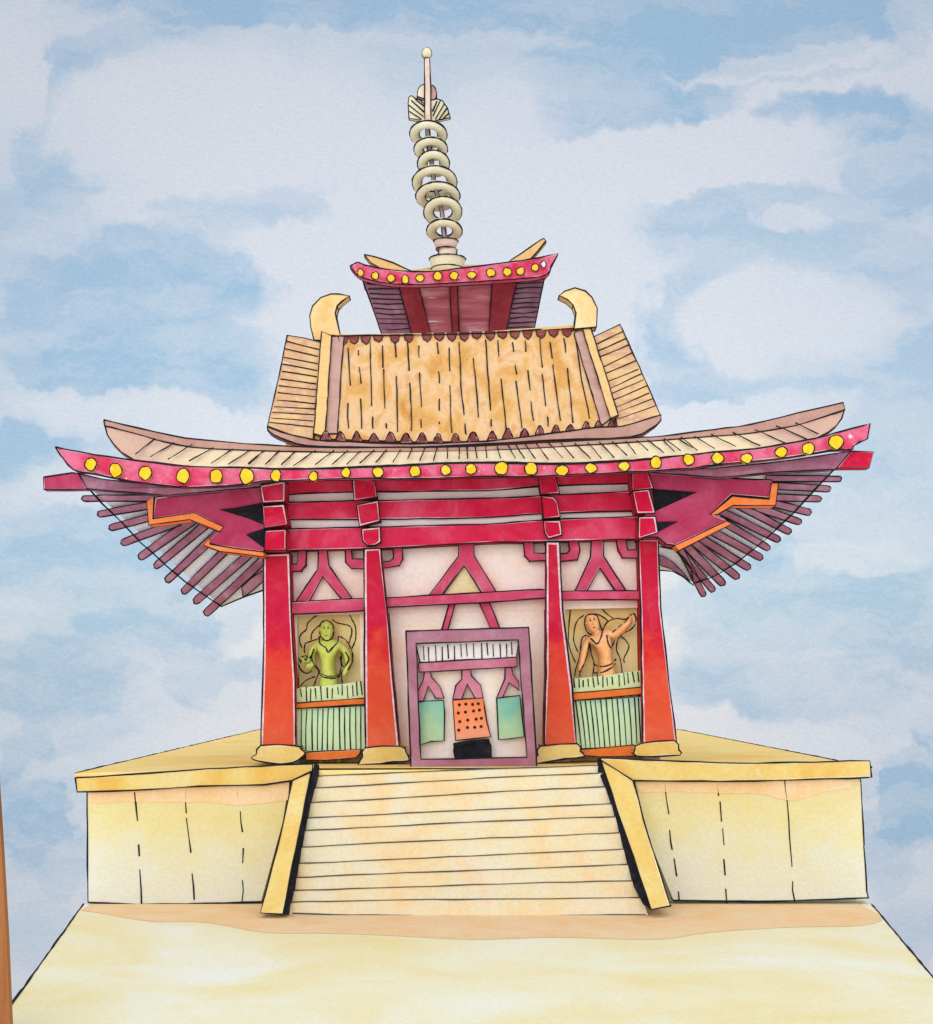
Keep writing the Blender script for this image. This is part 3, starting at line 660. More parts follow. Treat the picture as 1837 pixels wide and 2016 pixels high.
zr = W((0, 655), 3.4).z; zf = W((0, 862), -.2).z
b.add([(-3.6,3.72,zr-.35),(3.2,3.72,zr-.35),(4.1,6.6,zf),(-4.1,6.6,zf),(-3.6,3.72,zr-.6),(3.2,3.72,zr-.6),(4.1,6.6,zf-.25),(-4.1,6.6,zf-.25)], [[0,1,2,3],[7,6,5,4],[0,4,5,1],[1,5,6,2],[2,6,7,3],[3,7,4,0]])
b.build('rear_slope', [OCHRE, INK], ur)
for p, m in ((Z3((122,290),(200,302),(270,320),(240,715),(235,748),(140,728),(35,692),(75,520)), SIDET), (Z3((1480,295),(1595,240),(1680,430),(1775,648),(1690,672),(1585,695),(1530,470)), SIDET)):
    b = MB(); b.prism(p, slope(p, .1), t=.25, rim=2, ink=.017)
    if p[0][0] < 700:
        L_ = [((118,315),(262,352)),((112,348),(260,383)),((108,385),(258,415)),((103,415),(256,445)),((98,448),(254,472)),((92,482),(250,505)),((86,512),(250,530)),((80,543),(247,560)),((76,575),(246,592)),((65,605),(243,615)),((56,630),(241,640)),((52,655),(238,668)),((45,675),(236,695))]
    else:
        L_ = [((1485,330),(1608,270)),((1500,358),(1625,300)),((1505,385),(1635,330)),((1518,430),(1650,365)),((1528,460),(1668,400)),((1535,495),(1675,440)),((1548,525),(1688,460)),((1552,550),(1700,485)),((1560,580),(1712,512)),((1575,610),(1722,545)),((1585,630),(1738,570)),((1590,660),(1755,600))]
    for a, c in L_:
        q = Z3(a, c); b.line(q, slope(q, .085), .015)
    b.build('verge_tiles', [m, INK, GAP], ur)
for p, m, dy in ((Z3((320,288),(375,296),(366,380),(345,722),(288,724)), BROWN, -.06), (Z3((275,272),(318,292),(292,715),(277,735),(240,722)), RIDGE, -.16),
             (Z3((1392,282),(1427,252),(1562,652),(1512,688)), BROWN, -.06), (Z3((1425,250),(1462,246),(1588,642),(1552,655)), RIDGE, -.16)):
    P('descending_ridge', [m, INK, GAP], ur, p, slope(p, dy), t=.25, ink=.016)
# scalloped tile ends
xs_ = [370,418,470,525,598,660,740,795,850,905,960,1020,1075,1130,1185,1245,1300,1360]
for i, x in enumerate(xs_):
    y = 300 - 32 * (x - 370) / 990; w = 22; h = random.uniform(24, 34)
    p = Z3((x - w, y - 6), (x + w, y - 7), (x + w * .75, y + h * .55), (x + 3, y + h), (x - w * .75, y + h * .55))
    P('tile_end', [RUST, INK, GAP], ur, p, slope(p, -.05), t=.1, ink=.013)
b = MB(); p = Z3((275,296),(400,290),(700,287),(1000,280),(1250,262),(1440,246)); b.line(p, slope(p, -.08), .019)
rp_ = Z3((300,296),(700,290),(1000,282),(1425,252),(1425,240),(1000,272),(700,280),(300,286)); b.prism(rp_, 3.35, t=.35, ink=0)
b.build('main_ridge', [RIDGE, INK], ur)
xs2 = [292,358,430,505,580,648,718,790,866,945,1030,1098,1172,1240,1310,1375,1445,1500,1558]
for i, x in enumerate(xs2):
    y = 750 + (14 * (1 - ((x - 800) / 520) ** 2) if x < 900 else -(x - 900) * .085 + 13)
    w = random.uniform(21, 27); h = random.uniform(36, 46)
    p = smooth(Z3((x - w, y + 2), (x - w * .62, y - h * .5), (x - w * .1, y - h), (x + w * .35, y - h * .85), (x + w * .7, y - h * .4), (x + w, y + 2)), 2)
    P('tile_end', [RUST, INK, GAP], ur, p, -.38, t=.12, ink=.018, rim=1.8)
ub = smooth(Z3((35,692),(130,728),(230,748),(300,756),(600,768),(800,766),(1000,757),(1300,722),(1500,695),(1610,690),(1776,640)), 3)
ul = smooth(Z3((38,712),(90,742),(210,778),(400,783),(600,785),(1000,768),(1300,752),(1640,738),(1740,695),(1776,664)), 3)
P('upper_eave', [BROWN, INK, GAP], ur, ub + ul[::-1], -.40, t=.4, ink=.018)
for p in (Z3((242,310),(226,250),(222,200),(235,160),(270,122),(315,105),(350,107),(397,115),(365,138),(343,160),(335,190),(345,240),(362,312)), Z3((1490,252),(1494,170),(1470,120),(1440,92),(1395,80),(1350,93),(1325,113),(1362,130),(1388,155),(1400,190),(1390,262))):
    P('ridge_horn', [HORN, INK, GAP], ur, p, 3.25, t=.35, ink=.02, rim=1)

# ------------------------------------------------------------------ doorway and what stands in it
dw = thing('doorway_frame', (0, -1.2, DECK), 'purple doorway frame at the top of the stairs with a slatted transom', 'doorway')
def quadframe(outer, inner, Y, t, mat, name, parent):
    b = MB(); n = 4
    FO = [W(p, Y) for p in outer]; FI = [W(p, Y) for p in inner]; D = Vector((0, t, 0))
    BO = [q + D for q in FO]; BI = [q + D for q in FI]
    for i in range(4):
        j = (i + 1) % 4
        b.add([FO[i], FO[j], FI[j], FI[i]], [[0, 1, 2, 3]]); b.add([BO[i], BO[j], BI[j], BI[i]], [[3, 2, 1, 0]])
        b.add([FO[i], FO[j], BO[j], BO[i]], [[3, 2, 1, 0]]); b.add([FI[i], FI[j], BI[j], BI[i]], [[0, 1, 2, 3]])
        b.tube([FO[i], BO[i]], .014, 1); b.tube([FI[i], BI[i]], .012, 1)
    b.tube(FO, .017, 1, True); b.tube(FI, .016, 1, True); b.tube(BO, .012, 1, True)
    return b.build(name, [mat, INK, GAP], parent)
quadframe(D6((250,868),(1205,842),(1268,1942),(290,1968)), D6((330,966),(1120,938),(1190,1850),(365,1866)), -1.2, .25, FRAME, 'frame', dw)
b = MB(); b.prism(D6((325,968),(1125,938),(1105,1075),(360,1112)), -1.0, t=.08, ink=.013)
for x in (385,425,480,530,575,625,675,720,775,835,880,925,980,1030,1070):
    y0 = 982 - (x - 380) * .042 + random.choice((0, 0, 14)); y1 = 1108 - (x - 370) * .052 - random.choice((0, 0, 12, 22))
    b.line(D6((x, y0), (x + 5, y1)), -1.01, .014)
b.build('transom', [PLASTW, INK], dw)
P('transom_rail', [FRAMR, INK, GAP], dw, D6((345,1116),(1110,1070),(1112,1146),(352,1188)), -1.03, t=.12, ink=.015)
for p in (D6((395,1180),(437,1178),(447,1225),(515,1300),(548,1392),(478,1392),(425,1290),(385,1412),(345,1410),(345,1330),(385,1250)),
          D6((682,1168),(752,1165),(758,1215),(828,1290),(850,1388),(788,1392),(725,1280),(682,1398),(615,1398),(640,1290),(684,1240)),
          D6((1020,1155),(1068,1150),(1078,1200),(1125,1262),(1130,1330),(1052,1270),(1002,1382),(955,1388),(1020,1240))):
    P('strut', [FRAMR, INK, GAP], dw, p, -1.0, t=.1, ink=.014)
def gpan(pts, lab):
    o = P('hanging_panel', [TEAL, INK, GAP], None, pts, -.98, t=.07, ink=.014)
    return tag(o, lab, 'panel', 'panels hanging in the doorway')
gpan(D6((345,1420),(400,1412),(542,1405),(552,1500),(546,1722),(440,1728),(345,1760)), 'blue green hanging panel beside the left jamb of the purple doorway')
gpan(D6((953,1392),(1135,1370),(1170,1690),(1060,1704),(970,1710),(962,1560)), 'blue green hanging panel beside the right jamb of the purple doorway')
b = MB(); b.prism(D6((613,1402),(850,1388),(862,1470),(878,1570),(908,1692),(780,1702),(635,1716),(626,1560)), -.98, t=.07, ink=.015)
for (x, y) in ((665,1442),(715,1436),(768,1438),(812,1433),(657,1505),(712,1498),(775,1490),(820,1482),(668,1572),(730,1560),(795,1553),(836,1546),(660,1638),(728,1618),(784,1616),(834,1610)):
    q = D6((x, y))[0]; b.lathe(W(q, -.985), [(.001, -.012), (.027, -.008), (.027, .008), (.001, .012)], 10, 1, Matrix.Rotation(R(90), 3, 'X'))
tag(b.build('hanging_panel', [ODOT, INK, GAP]), 'orange panel with rows of black dots hanging in the middle of the doorway', 'panel', 'panels hanging in the doorway')
q = D6((625,1745),(760,1725),(890,1716),(912,1760),(915,1850),(890,1852),(635,1866),(622,1800))
bz = P('offering_chest', [BLACK, INK, GAP], None, q, -1.10, t=.26, ink=.016)
tag(bz, 'low black chest on the doorway floor beneath the orange dotted panel', 'chest')
P('lid', [BLACK, INK], bz, D6((618,1748),(760,1724),(896,1712),(902,1730),(762,1742),(622,1764)), -1.13, t=.3, ink=.006)
P('sill', FRAME, dw, D6((365,1862),(1190,1846),(1190,1900),(365,1900)), -.95, t=.2, ink=0)
P('back_panel', PLAST, dw, D6((290,930),(1160,900),(1230,1890),(325,1905)), -.82, t=.06, ink=0)

# ------------------------------------------------------------------ railings before the niches
def railing(Zf, picks, tops, rail, panel, lines, board, lab):
    x0 = W(Zf(panel[0])[0], .0).x
    t = thing('green_railing', (W(Zf(panel[0])[0], 0).x + .6, 0, DECK), lab, 'railing', 'green railings before the niches')
    b = MB(); b.prism(Zf(*picks), .02, t=.05, ink=0)
    for a, c in tops: b.line(Zf(a, c), .01, .014)
    b.build('picket_tips', [GRNT, INK], t)
    P('rail', [BURNT, INK, GAP], t, Zf(*rail), -.06, t=.2, ink=.013)
    b = MB(); b.prism(Zf(*panel), .02, t=.06, ink=.010)
    for a, c in lines:
        m = ((a[0] + c[0]) / 2 + random.uniform(-4, 4), (a[1] + c[1]) / 2); b.line(Zf(a, m, c), .012, .014)
    b.build('picket_panel', [GRN, INK], t)
    P('bottom_board', [BURNT, INK, GAP], t, Zf(*board), -.12, t=.24, ink=.01, rim=1)
lx = [435,478,525,572,615,660,702,748,795,840,885,930]
railing(Z5, [(385,1275),(425,1255),(600,1245),(800,1225),(940,1200),(968,1345),(390,1388)],
  [((425,1262),(440,1335)),((473,1242),(476,1368)),((512,1268),(508,1372)),((550,1262),(556,1352)),((595,1242),(602,1360)),((650,1258),(650,1345)),((692,1265),(688,1350)),((738,1252),(744,1312)),((775,1230),(775,1320)),((815,1240),(822,1345)),((858,1235),(866,1330)),((892,1205),(898,1325)),((928,1205),(938,1318))],
  [(385,1388),(965,1345),(970,1395),(390,1432)], [(385,1432),(600,1425),(972,1408),(968,1772),(480,1792),(392,1770)],
  [((x, 1440 - (x - 400) * .04), (x + random.uniform(-12, 8), 1782 - (x - 400) * .02)) for x in lx],
  [(470,1798),(925,1772),(915,1815),(880,1842),(640,1858),(480,1862)], 'pale green railing with an orange rail in front of the green statue')
rx = [575,610,650,688,725,768,810,855,895,940,985,1030,1060]
railing(D7, [(530,1240),(600,1235),(800,1215),(1000,1185),(1080,1175),(1090,1305),(540,1352)],
  [((558,1235),(565,1310)),((600,1240),(603,1308)),((632,1248),(634,1305)),((668,1242),(676,1302)),((705,1230),(716,1305)),((740,1208),(752,1288)),((785,1215),(786,1305)),((818,1228),(824,1292)),((856,1222),(862,1282)),((908,1208),(915,1300)),((945,1195),(955,1290)),((975,1195),(985,1275)),((1015,1185),(1028,1268)),((1055,1185),(1062,1262))],
  [(535,1352),(1085,1304),(1095,1360),(545,1408)], [(535,1410),(800,1400),(1100,1378),(1102,1750),(600,1785),(560,1785)],
  [((x, 1415 - (x - 560) * .055), (x + 45 - (x - 560) * .05, 1785 - (x - 560) * .05)) for x in rx],
  [(605,1792),(820,1772),(1020,1752),(1030,1840),(750,1845),(635,1832)], 'pale green railing with an orange rail in front of the orange statue')

# ------------------------------------------------------------------ guardian statues
def skinned(joints, edges):
    """joints: list of (point, rx, ry); returns verts, faces of one continuous body"""
    me = bpy.data.meshes.new('tmp'); me.from_pydata([j[0] for j in joints], edges, [])
    o = bpy.data.objects.new('tmp', me); COL.objects.link(o)
    o.modifiers.new('skin', 'SKIN'); sv = me.skin_vertices[0].data
    for i, j in enumerate(joints):
        sv[i].radius = (j[1], j[2]); sv[i].use_root = (i == 0)
    sb = o.modifiers.new('sub', 'SUBSURF'); sb.levels = 2; sb.render_levels = 2
    dg = bpy.context.evaluated_depsgraph_get(); ev = o.evaluated_get(dg); m2 = ev.to_mesh()
    vs = [v.co.copy() for v in m2.vertices]; fs = [list(p.vertices) for p in m2.polygons]
    ev.to_mesh_clear(); bpy.data.objects.remove(o); bpy.data.meshes.remove(me)
    return vs, fs
def ellipsoid(b, c, rx, ry, rz, rot=0, mi=0, n=14):
    vs = []; fs = []
    M = Matrix.Rotation(rot, 3, 'Y')
    for i in range(n + 1):
        th = math.pi * i / n
        for k in range(n * 2):
            ph = math.pi * k / n
            q = Vector((rx * math.sin(th) * math.cos(ph), ry * math.sin(th) * math.sin(ph), rz * math.cos(th)))
            vs.append(Vector(c) + M @ q)
    w = n * 2
    for i in range(n):
        for k in range(w): fs.append([i * w + k, (i + 1) * w + k, (i + 1) * w + (k + 1) % w, i * w + (k + 1) % w])
    b.add(vs, fs, mi, True)
YS = .30
def statue(Zf, s, name_label, mat, jl, el, head, hrot, outlines, inner, scarf, fingers):
    u_ = s * (DIST + YS) / FOC                     # metres per traced pixel
    def J(x, y, dy=0): return W(Zf((x, y))[0], YS + dy)
    t = thing('guardian_statue', (J(jl[0][0], 0).x, YS, DECK), name_label, 'statue')
    joints = [(J(x, y, dy), rx * u_ * (1.38 if rx > 60 else 1.3), (ry if ry else rx * .8) * u_ * .9) for (x, y, dy, rx, ry) in jl]
    vs, fs = skinned(joints, el)
    b = MB(); b.add(vs, fs, 0, True); bv, bf = list(vs), list(fs)
    hx, hy, hrx, hry = head; hc = J(hx, hy, -.03)
    ellipsoid(b, hc, hrx * u_, hrx * u_ * 1.05, hry * u_, hrot)
    M = Matrix.Rotation(hrot, 3, 'Y')
    def onface(fx, fz, pr=0):
        q = Vector((fx * hrx * u_, 0, fz * hry * u_)); r2 = max(0, 1 - fx * fx - fz * fz)
        q.y = -hrx * u_ * 1.05 * math.sqrt(r2) - pr; return hc + M @ q
    ellipsoid(b, onface(0, -.05, .0), .018, .028, .04, hrot, 0, 8)                      # nose
    for sx in (-1, 1):
        ellipsoid(b, onface(.30 * sx, .25), .020, .012, .014, hrot, 1, 8)              # eyes
        b.tube([onface(.16 * sx, .40, .004), onface(.30 * sx, .46, .004), onface(.44 * sx, .40, .004)], .006, 1, jit=0)
        ellipsoid(b, hc + M @ Vector((1.0 * hrx * u_ * sx, .01, .03)), .022, .03, .05, hrot, 0, 8)   # ears
    b.tube([onface(-.22, -.45, .004), onface(0, -.49, .004), onface(.22, -.45, .004)], .008, 1, jit=0)
    for fg in fingers:
        P_ = [J(*p[:2], p[2]) for p in fg[1]]
        vs, fs = skinned([(q, fg[0] * u_ * (1 - .12 * i), fg[0] * u_ * (1 - .12 * i)) for i, q in enumerate(P_)], [(i, i + 1) for i in range(len(P_) - 1)])
        b.add(vs, fs, 0, True)
    bvh = BVHTree.FromPolygons(b.v, b.f); E = Vector((0, -DIST, EYE))
    def onbody(x, y):                             # the stroke lies on the body where there is body, beside it elsewhere
        d = (J(x, y) - E).normalized(); h = bvh.ray_cast(E, d, DIST + YS + .1)
        return h[0] - d * .008 if h[0] is not None and h[0].y > -.3 else J(x, y, -.02)
    strokes = [[onbody(x, y) for x, y in smooth(ol, 4)] for ol in outlines] + [[onbody(x, y) for x, y in smooth([q[:2] for q in ol], 4)] for ol in inner]
    for k in strokes:
        run = [k[0]]
        for q in k[1:]:
            if abs(q.y - run[-1].y) > .12:
                if len(run) > 1: b.tube(run, .017, 1, jit=.002, seg=.1)
                run = []
            run.append(q)
        if len(run) > 1: b.tube(run, .017, 1, jit=.002, seg=.1)
    b.build('body', [mat, INK], t)
    b = MB()
    for sc in scarf: b.tube([W(Zf(p)[0], .545) for p in smooth(sc, 4)], .014, 0, jit=.003, seg=.12)
    b.build('scarf', [INK], t)
    return t
# legs run down behind the railing to the floor
jl = [(665,1205,0,88,62),(660,1120,0,98,66),(655,1000,-.02,112,70),(655,915,0,85,58),(650,870,0,40,38),(648,800,-.02,36,40),
      (560,905,0,52,48),(505,975,-.03,44,42),(520,1085,-.12,34,32),(468,1090,-.22,34,26),
      (770,900,0,52,48),(820,980,0,44,42),(830,1070,-.05,34,32),(785,1165,-.14,26,24),
      (615,1330,.02,70,62),(605,1580,.04,52,50),(600,1845,.05,38,40),(590,1868,-.1,34,26),
      (725,1330,.02,70,62),(735,1580,.04,52,50),(740,1845,.05,38,40),(750,1868,-.1,34,26)]
el = [(0,1),(1,2),(2,3),(3,4),(4,5),(3,6),(6,7),(7,8),(8,9),(3,10),(10,11),(11,12),(12,13),(0,14),(14,15),(15,16),(16,17),(0,18),(18,19),(19,20),(20,21)]
statue(Z5, .23659, 'green guardian statue with one palm raised in the niche behind the railing', SGREEN, jl, el, (645,785,54,84), 0,
  [[(645,700),(600,715),(585,770),(595,830),(620,860),(650,868),(690,845),(705,790),(695,730),(645,700)],
   [(580,850),(520,870),(470,890),(458,940),(470,995)],[(540,935),(520,1000),(535,1060),(570,1100),(582,1130)],
   [(395,1030),(415,1020),(428,1050),(440,1005),(456,1000),(470,1030),(480,995),(500,1010),(525,985)],[(400,1040),(425,1100),(450,1130),(485,1140),(520,1120)],
   [(745,830),(800,860),(835,910),(860,980),(855,1050),(820,1110)],[(775,970),(765,1040),(790,1100)],[(800,960),(828,1020),(800,1080),(770,1140),(775,1225)],
   [(580,1130),(620,1170),(700,1180),(760,1160)],[(582,1130),(560,1180),(535,1250)],[(550,1165),(470,1200),(410,1265)]],
  [[(582,830,.17),(590,890,.2),(640,930,.22),(655,965,.22),(690,930,.22),(735,880,.2),(742,830,.16)],[(580,1120,.12),(640,1160,.2),(720,1160,.2),(770,1140,.12)],[(755,1000,.1),(765,1080,.1),(750,1160,.12)]],
  [[(440,930),(418,860),(440,805),(475,775),(490,720),(560,660),(680,615),(760,602),(820,632),(855,690),(885,760),(885,850),(855,930)],[(515,860),(525,800),(580,742)],[(690,690),(740,722),(830,742),(855,790),(830,890)]],
  [(13, [(440,1060,-.22),(425,1030,-.26),(408,1018,-.24)]),(12, [(455,1050,-.23),(446,1010,-.27),(442,988,-.26)]),(12, [(472,1045,-.23),(472,1000,-.27),(472,976,-.26)]),(11, [(490,1050,-.22),(498,1012,-.26),(500,990,-.25)]),(13, [(495,1100,-.2),(522,1075,-.26),(532,1050,-.26)])])
jl = [(825,1200,0,84,60),(805,1110,0,92,62),(795,1000,-.02,104,66),(775,925,0,88,56),(745,905,0,38,36),(722,850,-.02,34,36),
      (668,935,0,44,42),(645,1000,0,38,36),(625,1090,-.04,30,28),(600,1190,-.1,24,22),
      (835,880,-.02,48,46),(880,905,-.08,44,42),(950,845,-.14,36,34),(1008,775,-.18,28,24),
      (775,1330,.02,66,60),(765,1540,.04,48,48),(760,1815,.05,36,38),(750,1838,-.1,32,24),
      (880,1330,.02,66,60),(890,1540,.04,48,48),(895,1815,.05,36,38),(905,1838,-.1,32,24)]
statue(D7, .25346, 'orange guardian statue with one arm flung up in the niche behind the railing', SORANGE, jl, el, (705,805,50,82), R(-14),
  [[(645,830),(650,760),(690,738),(735,750),(755,800),(780,870)],[(645,830),(665,880),(700,900)],[(660,900),(620,930),(605,1060),(575,1160),(565,1220)],[(680,960),(660,1060),(640,1120),(610,1180),(605,1225)],
   [(680,960),(695,1050),(715,1120),(705,1225)],[(780,870),(820,800),(890,772),(965,778),(1010,738),(1035,745),(1040,800),(1010,850),(940,890),(905,930),(890,1010),(920,1090),(935,1200)],[(860,880),(920,830),(975,785)],[(815,900),(825,960),(850,1000),(875,940)]],
  [[(668,905,.14),(710,945,.2),(742,968,.22),(770,920,.2),(782,872,.16)],[(715,1130,.14),(780,1145,.22),(850,1125,.22),(890,1085,.14)],[(715,1195,.14),(780,1190,.22),(850,1155,.22),(885,1120,.14)]],
  [[(570,1110),(525,990),(518,900),(535,700),(560,670),(640,635),(740,640),(790,710),(860,770)],[(590,1030),(558,930),(580,800),(640,745)],[(700,732),(770,750),(825,790)],[(900,900),(950,930),(988,990),(948,1080),(955,1115)]],
  [(11, [(1010,770,-.18),(1022,748,-.2),(1026,730,-.2)]),(11, [(1018,778,-.18),(1034,758,-.2),(1038,742,-.2)]),(10, [(1022,790,-.18),(1040,775,-.2),(1046,760,-.2)]),(10, [(1022,802,-.18),(1040,795,-.2),(1044,782,-.21)]),(11, [(995,785,-.2),(998,762,-.23),(1006,748,-.23)])])

# ------------------------------------------------------------------ pagoda behind the gate
YP = 12.0
pg = thing('pagoda', (-.2, YP + 2.6, DECK), 'tall maroon pagoda rising behind the gate roof with a ringed spire', 'pagoda')
IK = .027
b = MB(); sx0, sx1 = W((752, 0), YP + 1.2).x, W((1050, 0), YP + 1.2).x
b.box((sx0, YP + 1.25, DECK - .01), (sx1, YP + 5.2, W((0, 640), YP + 1.2).z)); b.build('tower_shaft', [MAROON, INK], pg)
def yflare(p): return YP + 1.2 * max(0, min(1, (p[1] - 550) / 110))
for nm, mat, pts, hl in (('rafter_panel', MAUVE, Z1((215,1615),(440,1640),(545,1995),(348,2000)), ((232,448),(340,535))), ('rafter_panel', MAUVE, Z1((1220,1605),(1402,1585),(1330,1960),(1145,1975)), ((1215,1395),(1150,1332))),
                     ('wall_panel', MAROONW, Z1((575,1650),(785,1645),(802,1995),(660,1995)), None), ('wall_panel', MAROONW, Z1((828,1645),(1062,1625),(1036,1985),(838,1990)), None)):
    b = MB(); b.prism(pts, [yflare(p) for p in pts], yback=YP + 1.3, ink=IK * .8)
    if hl:
        n = 11 if pts[0][0] < 800 else 11
        for i in range(n):
            f_ = (i + .9) / n; y = 1630 + f_ * 350
            xa = hl[0][0] + (hl[1][0] - hl[0][0]) * f_; xb = hl[0][1] + (hl[1][1] - hl[0][1]) * f_
            q = Z1((xa + 4, y + random.uniform(-4, 4)), ((xa + xb) / 2, y + random.uniform(-5, 5) - (4 if xa > 900 else -4)), (xb - 4, y + random.uniform(-4, 4) - (8 if xa > 900 else -3)))
            b.line(q, [yflare(p) - .012 for p in q], .021)
    b.build(nm, [mat, INK, GAP], pg)
for pts in (Z1((443,1640),(577,1650),(662,1995),(542,1998)), Z1((780,1640),(832,1640),(842,1990),(802,1995)), Z1((1060,1625),(1222,1605),(1147,1975),(1034,1990))):
    P('wall_post', [MAROON, INK, GAP], pg, pts, [yflare(p) - .08 for p in pts], yback=YP + 1.3, ink=IK * .8)
pf = smooth(Z1((138,1545),(165,1528),(195,1520),(270,1545),(480,1575),(700,1575),(900,1550),(1150,1520),(1300,1500),(1482,1462)), 3) + smooth(Z1((1440,1540),(1400,1602),(1200,1628),(800,1652),(500,1662),(300,1640),(205,1612),(165,1580)), 3)
pe = P('eave_board', [FASC, INK, GAP], pg, pf, YP - .25, t=.3, rim=2, ink=IK * .9)
dl = [(205,1585,20,24),(300,1605,24,24),(403,1620,24,26),(495,1630,24,30),(590,1620,26,26),(705,1608,30,28),(810,1605,28,27),(925,1600,28,24),(1050,1585,31,26),(1155,1580,28,26),(1240,1575,26,26),(1335,1552,24,24)]
dots(pe, [(Z1((x, y))[0][0], Z1((x, y))[0][1], rx * .304, ry * .304) for x, y, rx, ry in dl], YP - .34, 1.3)
P('rafter_end', [PLASTW, INK, GAP], pe, [(Z1((1390, 1530))[0][0] + 5 * math.cos(i * .52), Z1((1390, 1530))[0][1] + 6.5 * math.sin(i * .52)) for i in range(12)], YP - .34, t=.08, ink=.017)
for pts in (Z1((230,1468),(300,1482),(415,1520),(530,1572),(440,1580),(340,1560),(270,1520)), Z1((1372,1372),(1392,1364),(1406,1382),(1350,1452),(1300,1505),(1140,1532),(1185,1500),(1250,1458))):
    P('corner_ridge', [RIDGE, INK, GAP], pg, pts, YP + .1, t=.3, ink=IK * .9)
b = MB(); e0 = W((745, 535), YP); e1 = W((1075, 535), YP); ap = W((915, 527), YP + 2.6)
vv = [(-2.35, YP + .1, e0.z - .05), (2.15, YP + .1, e0.z - .05), (1.75, YP + 4.9, e0.z + .35), (-1.95, YP + 4.9, e0.z + .35), (ap.x - .4, YP + 2.3, ap.z), (ap.x + .4, YP + 2.3, ap.z), (ap.x + .4, YP + 3.0, ap.z), (ap.x - .4, YP + 3.0, ap.z)]
b.add(vv, [[3,2,1,0],[0,1,5,4],[1,2,6,5],[2,3,7,6],[3,0,4,7],[4,5,6,7]]); b.build('pagoda_roof', [OCHRE, INK], pg)
# finial
YF = YP + 1.2
um = .30418 * (DIST + YF) / FOC
def C1(x, y): return W(Z1((x, y))[0], YF)
b = MB()
c = C1(768, 1560); b.lathe(c, [(100*um, -.25), (102*um, 0), (118*um, 62*um), (112*um, 66*um)], 30)
b.ring(c, 103*um, 0, IK*.8); b.ring(c, 119*um, 62*um, IK*.8)
fn = b.build('finial', [CREAM, INK], pg)
b = MB(); c = C1(768, 1495); b.lathe(c, [(62*um, 0), (58*um, 60*um)], 24); b.ring(c, 62*um, 4*um, IK*.7)
c2 = C1(758, 1435); b.lathe(c2, [(64*um, 0), (70*um, 20*um), (80*um, 52*um), (74*um, 56*um)], 24); b.ring(c2, 65*um, 0, IK*.8); b.ring(c2, 81*um, 52*um, IK*.8)
for x in (708, 828): b.tube([C1(x, 1490) - Vector((0, .1, 0)), C1(x + (4 if x > 760 else 4), 1440) - Vector((0, .1, 0))], IK*.7, 1)
b.build('finial_cup', [CREAMP, INK], fn)
RG = [(748,1315,114,62),(738,1190,122,74),(706,1090,142,72),(685,1000,144,80),(678,880,102,66),(660,785,108,60),(645,690,120,68)]
for (x, y, rw_, rh) in RG:
    b = MB(); c = C1(x, y); tr = 30 * um; Rm = rw_ * um - tr
    sn = min(.8, (rh * 1.22 * um - tr) / Rm + .1)
    el_ = math.atan((c.z - EYE) / (DIST + YF)); ang = math.asin(min(.95, sn)) - el_
    rot = Matrix.Rotation(-ang, 3, 'X') @ Matrix.Rotation(R(random.uniform(-4, 4)), 3, 'Y')
    n, m = 32, 12; vs = []; fs = []
    for i in range(n):
        a = 2 * math.pi * i / n
        for j in range(m):
            t = 2 * math.pi * j / m; rr = Rm + tr * math.cos(t)
            vs.append(c + rot @ Vector((rr * math.cos(a), rr * math.sin(a), tr * .95 * math.sin(t))))
    for i in range(n):
        for j in range(m): fs.append([i*m+j, ((i+1)%n)*m+j, ((i+1)%n)*m+(j+1)%m, i*m+(j+1)%m])
    b.add(vs, fs, 0, True)
    b.ring(c, Rm + tr, 0, IK*1.15, rot, 36); b.ring(c, Rm - tr, 0, IK*1.1, rot, 30)
    b.build('ring', [CREAM, INK], fn)
b = MB()
pts = [(765,1490),(757,1400),(748,1315),(735,1190),(706,1090),(685,1000),(670,880),(655,785),(645,690),(640,600)]
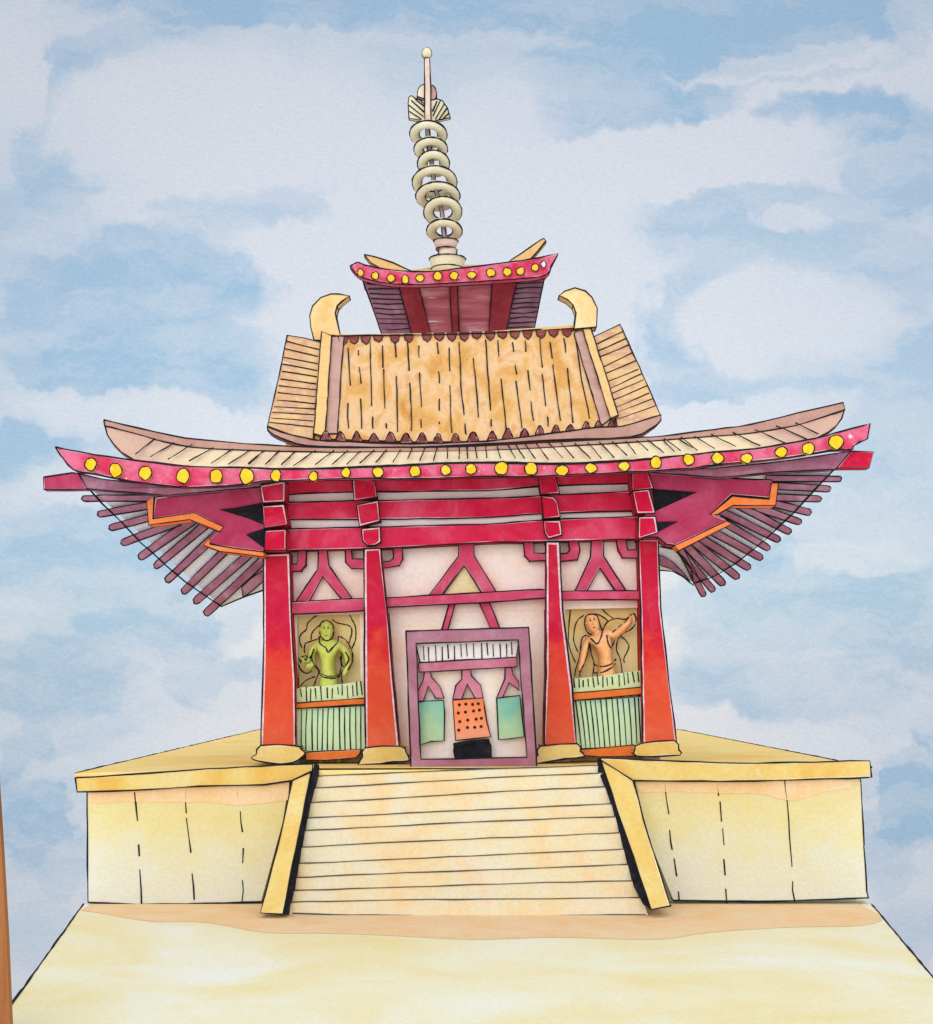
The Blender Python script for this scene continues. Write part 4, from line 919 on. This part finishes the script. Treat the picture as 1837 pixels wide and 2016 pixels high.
b.tube([C1(x, y) + Vector((0, .05, 0)) for x, y in pts], 22*um, 0, jit=0)
for dx in (-16, 8): b.tube([C1(x + dx, y) + Vector((0, -.05, 0)) for x, y in pts], IK*.55, 1)
b.build('shaft', [paint('shaft_mauve', ['A8949E', 'BCA8A8', 'C0B8BC'], 3), INK], fn)
P('flame', [CREAM, INK, GAP], fn, Z1((520,448),(535,440),(560,458),(590,468),(624,500),(624,604),(560,592),(520,586),(514,490)), YF - .05, t=.15, ink=IK*.8)
P('flame', [CREAM, INK, GAP], fn, Z1((660,470),(700,460),(735,472),(768,520),(786,580),(735,592),(662,606)), YF - .05, t=.15, ink=IK*.8)
b = MB()
for a, c in (((535,470),(618,545)),((560,462),(620,510)),((520,500),(612,575)),((522,540),(600,592)),((700,475),(672,540)),((722,470),(674,570)),((748,490),(690,590)),((765,520),(715,590)),((778,555),(740,588))):
    q = Z1(a, c); b.line(q, YF - .07, .024)
b.build('flame_rib', [INK, INK], fn)
P('flame_lobe', [CREAM, INK, GAP], fn, smooth(Z1((572,445),(580,395),(602,370),(626,380),(626,462)), 3), YF - .05, t=.15, ink=IK*.8)
P('flame_lobe', [BROWN, INK, GAP], fn, smooth(Z1((656,375),(680,378),(698,425),(688,462),(656,470)), 3), YF - .05, t=.15, ink=IK*.8)
P('spire', [CREAMP, INK, GAP], fn, Z1((618,195),(652,195),(660,400),(662,618),(622,612),(622,400)), YF - .12, t=.2, ink=IK*.8)
b = MB(); c = C1(635, 168); ellipsoid(b, c, 31*um, 31*um, 36*um); b.tube([c + Vector((31*um*math.cos(a*.35), 0, 36*um*math.sin(a*.35))) for a in range(18)], IK*.8, 1, True); b.build('spire_ball', [CREAM, INK], fn)

# ------------------------------------------------------------------ table edge, added as an upright strip left of the court
b = MB(); b.prism([(-90,1380),(-14,1385),(-8,1500),(4,1690),(13,1850),(20,2016),(28,2200),(-90,2200)], -11.7, t=.10, ink=0)
tag(b.build('table_edge', [WOOD, INK]), 'strip of brown wooden table edge at the lower left of the forecourt', 'table edge')
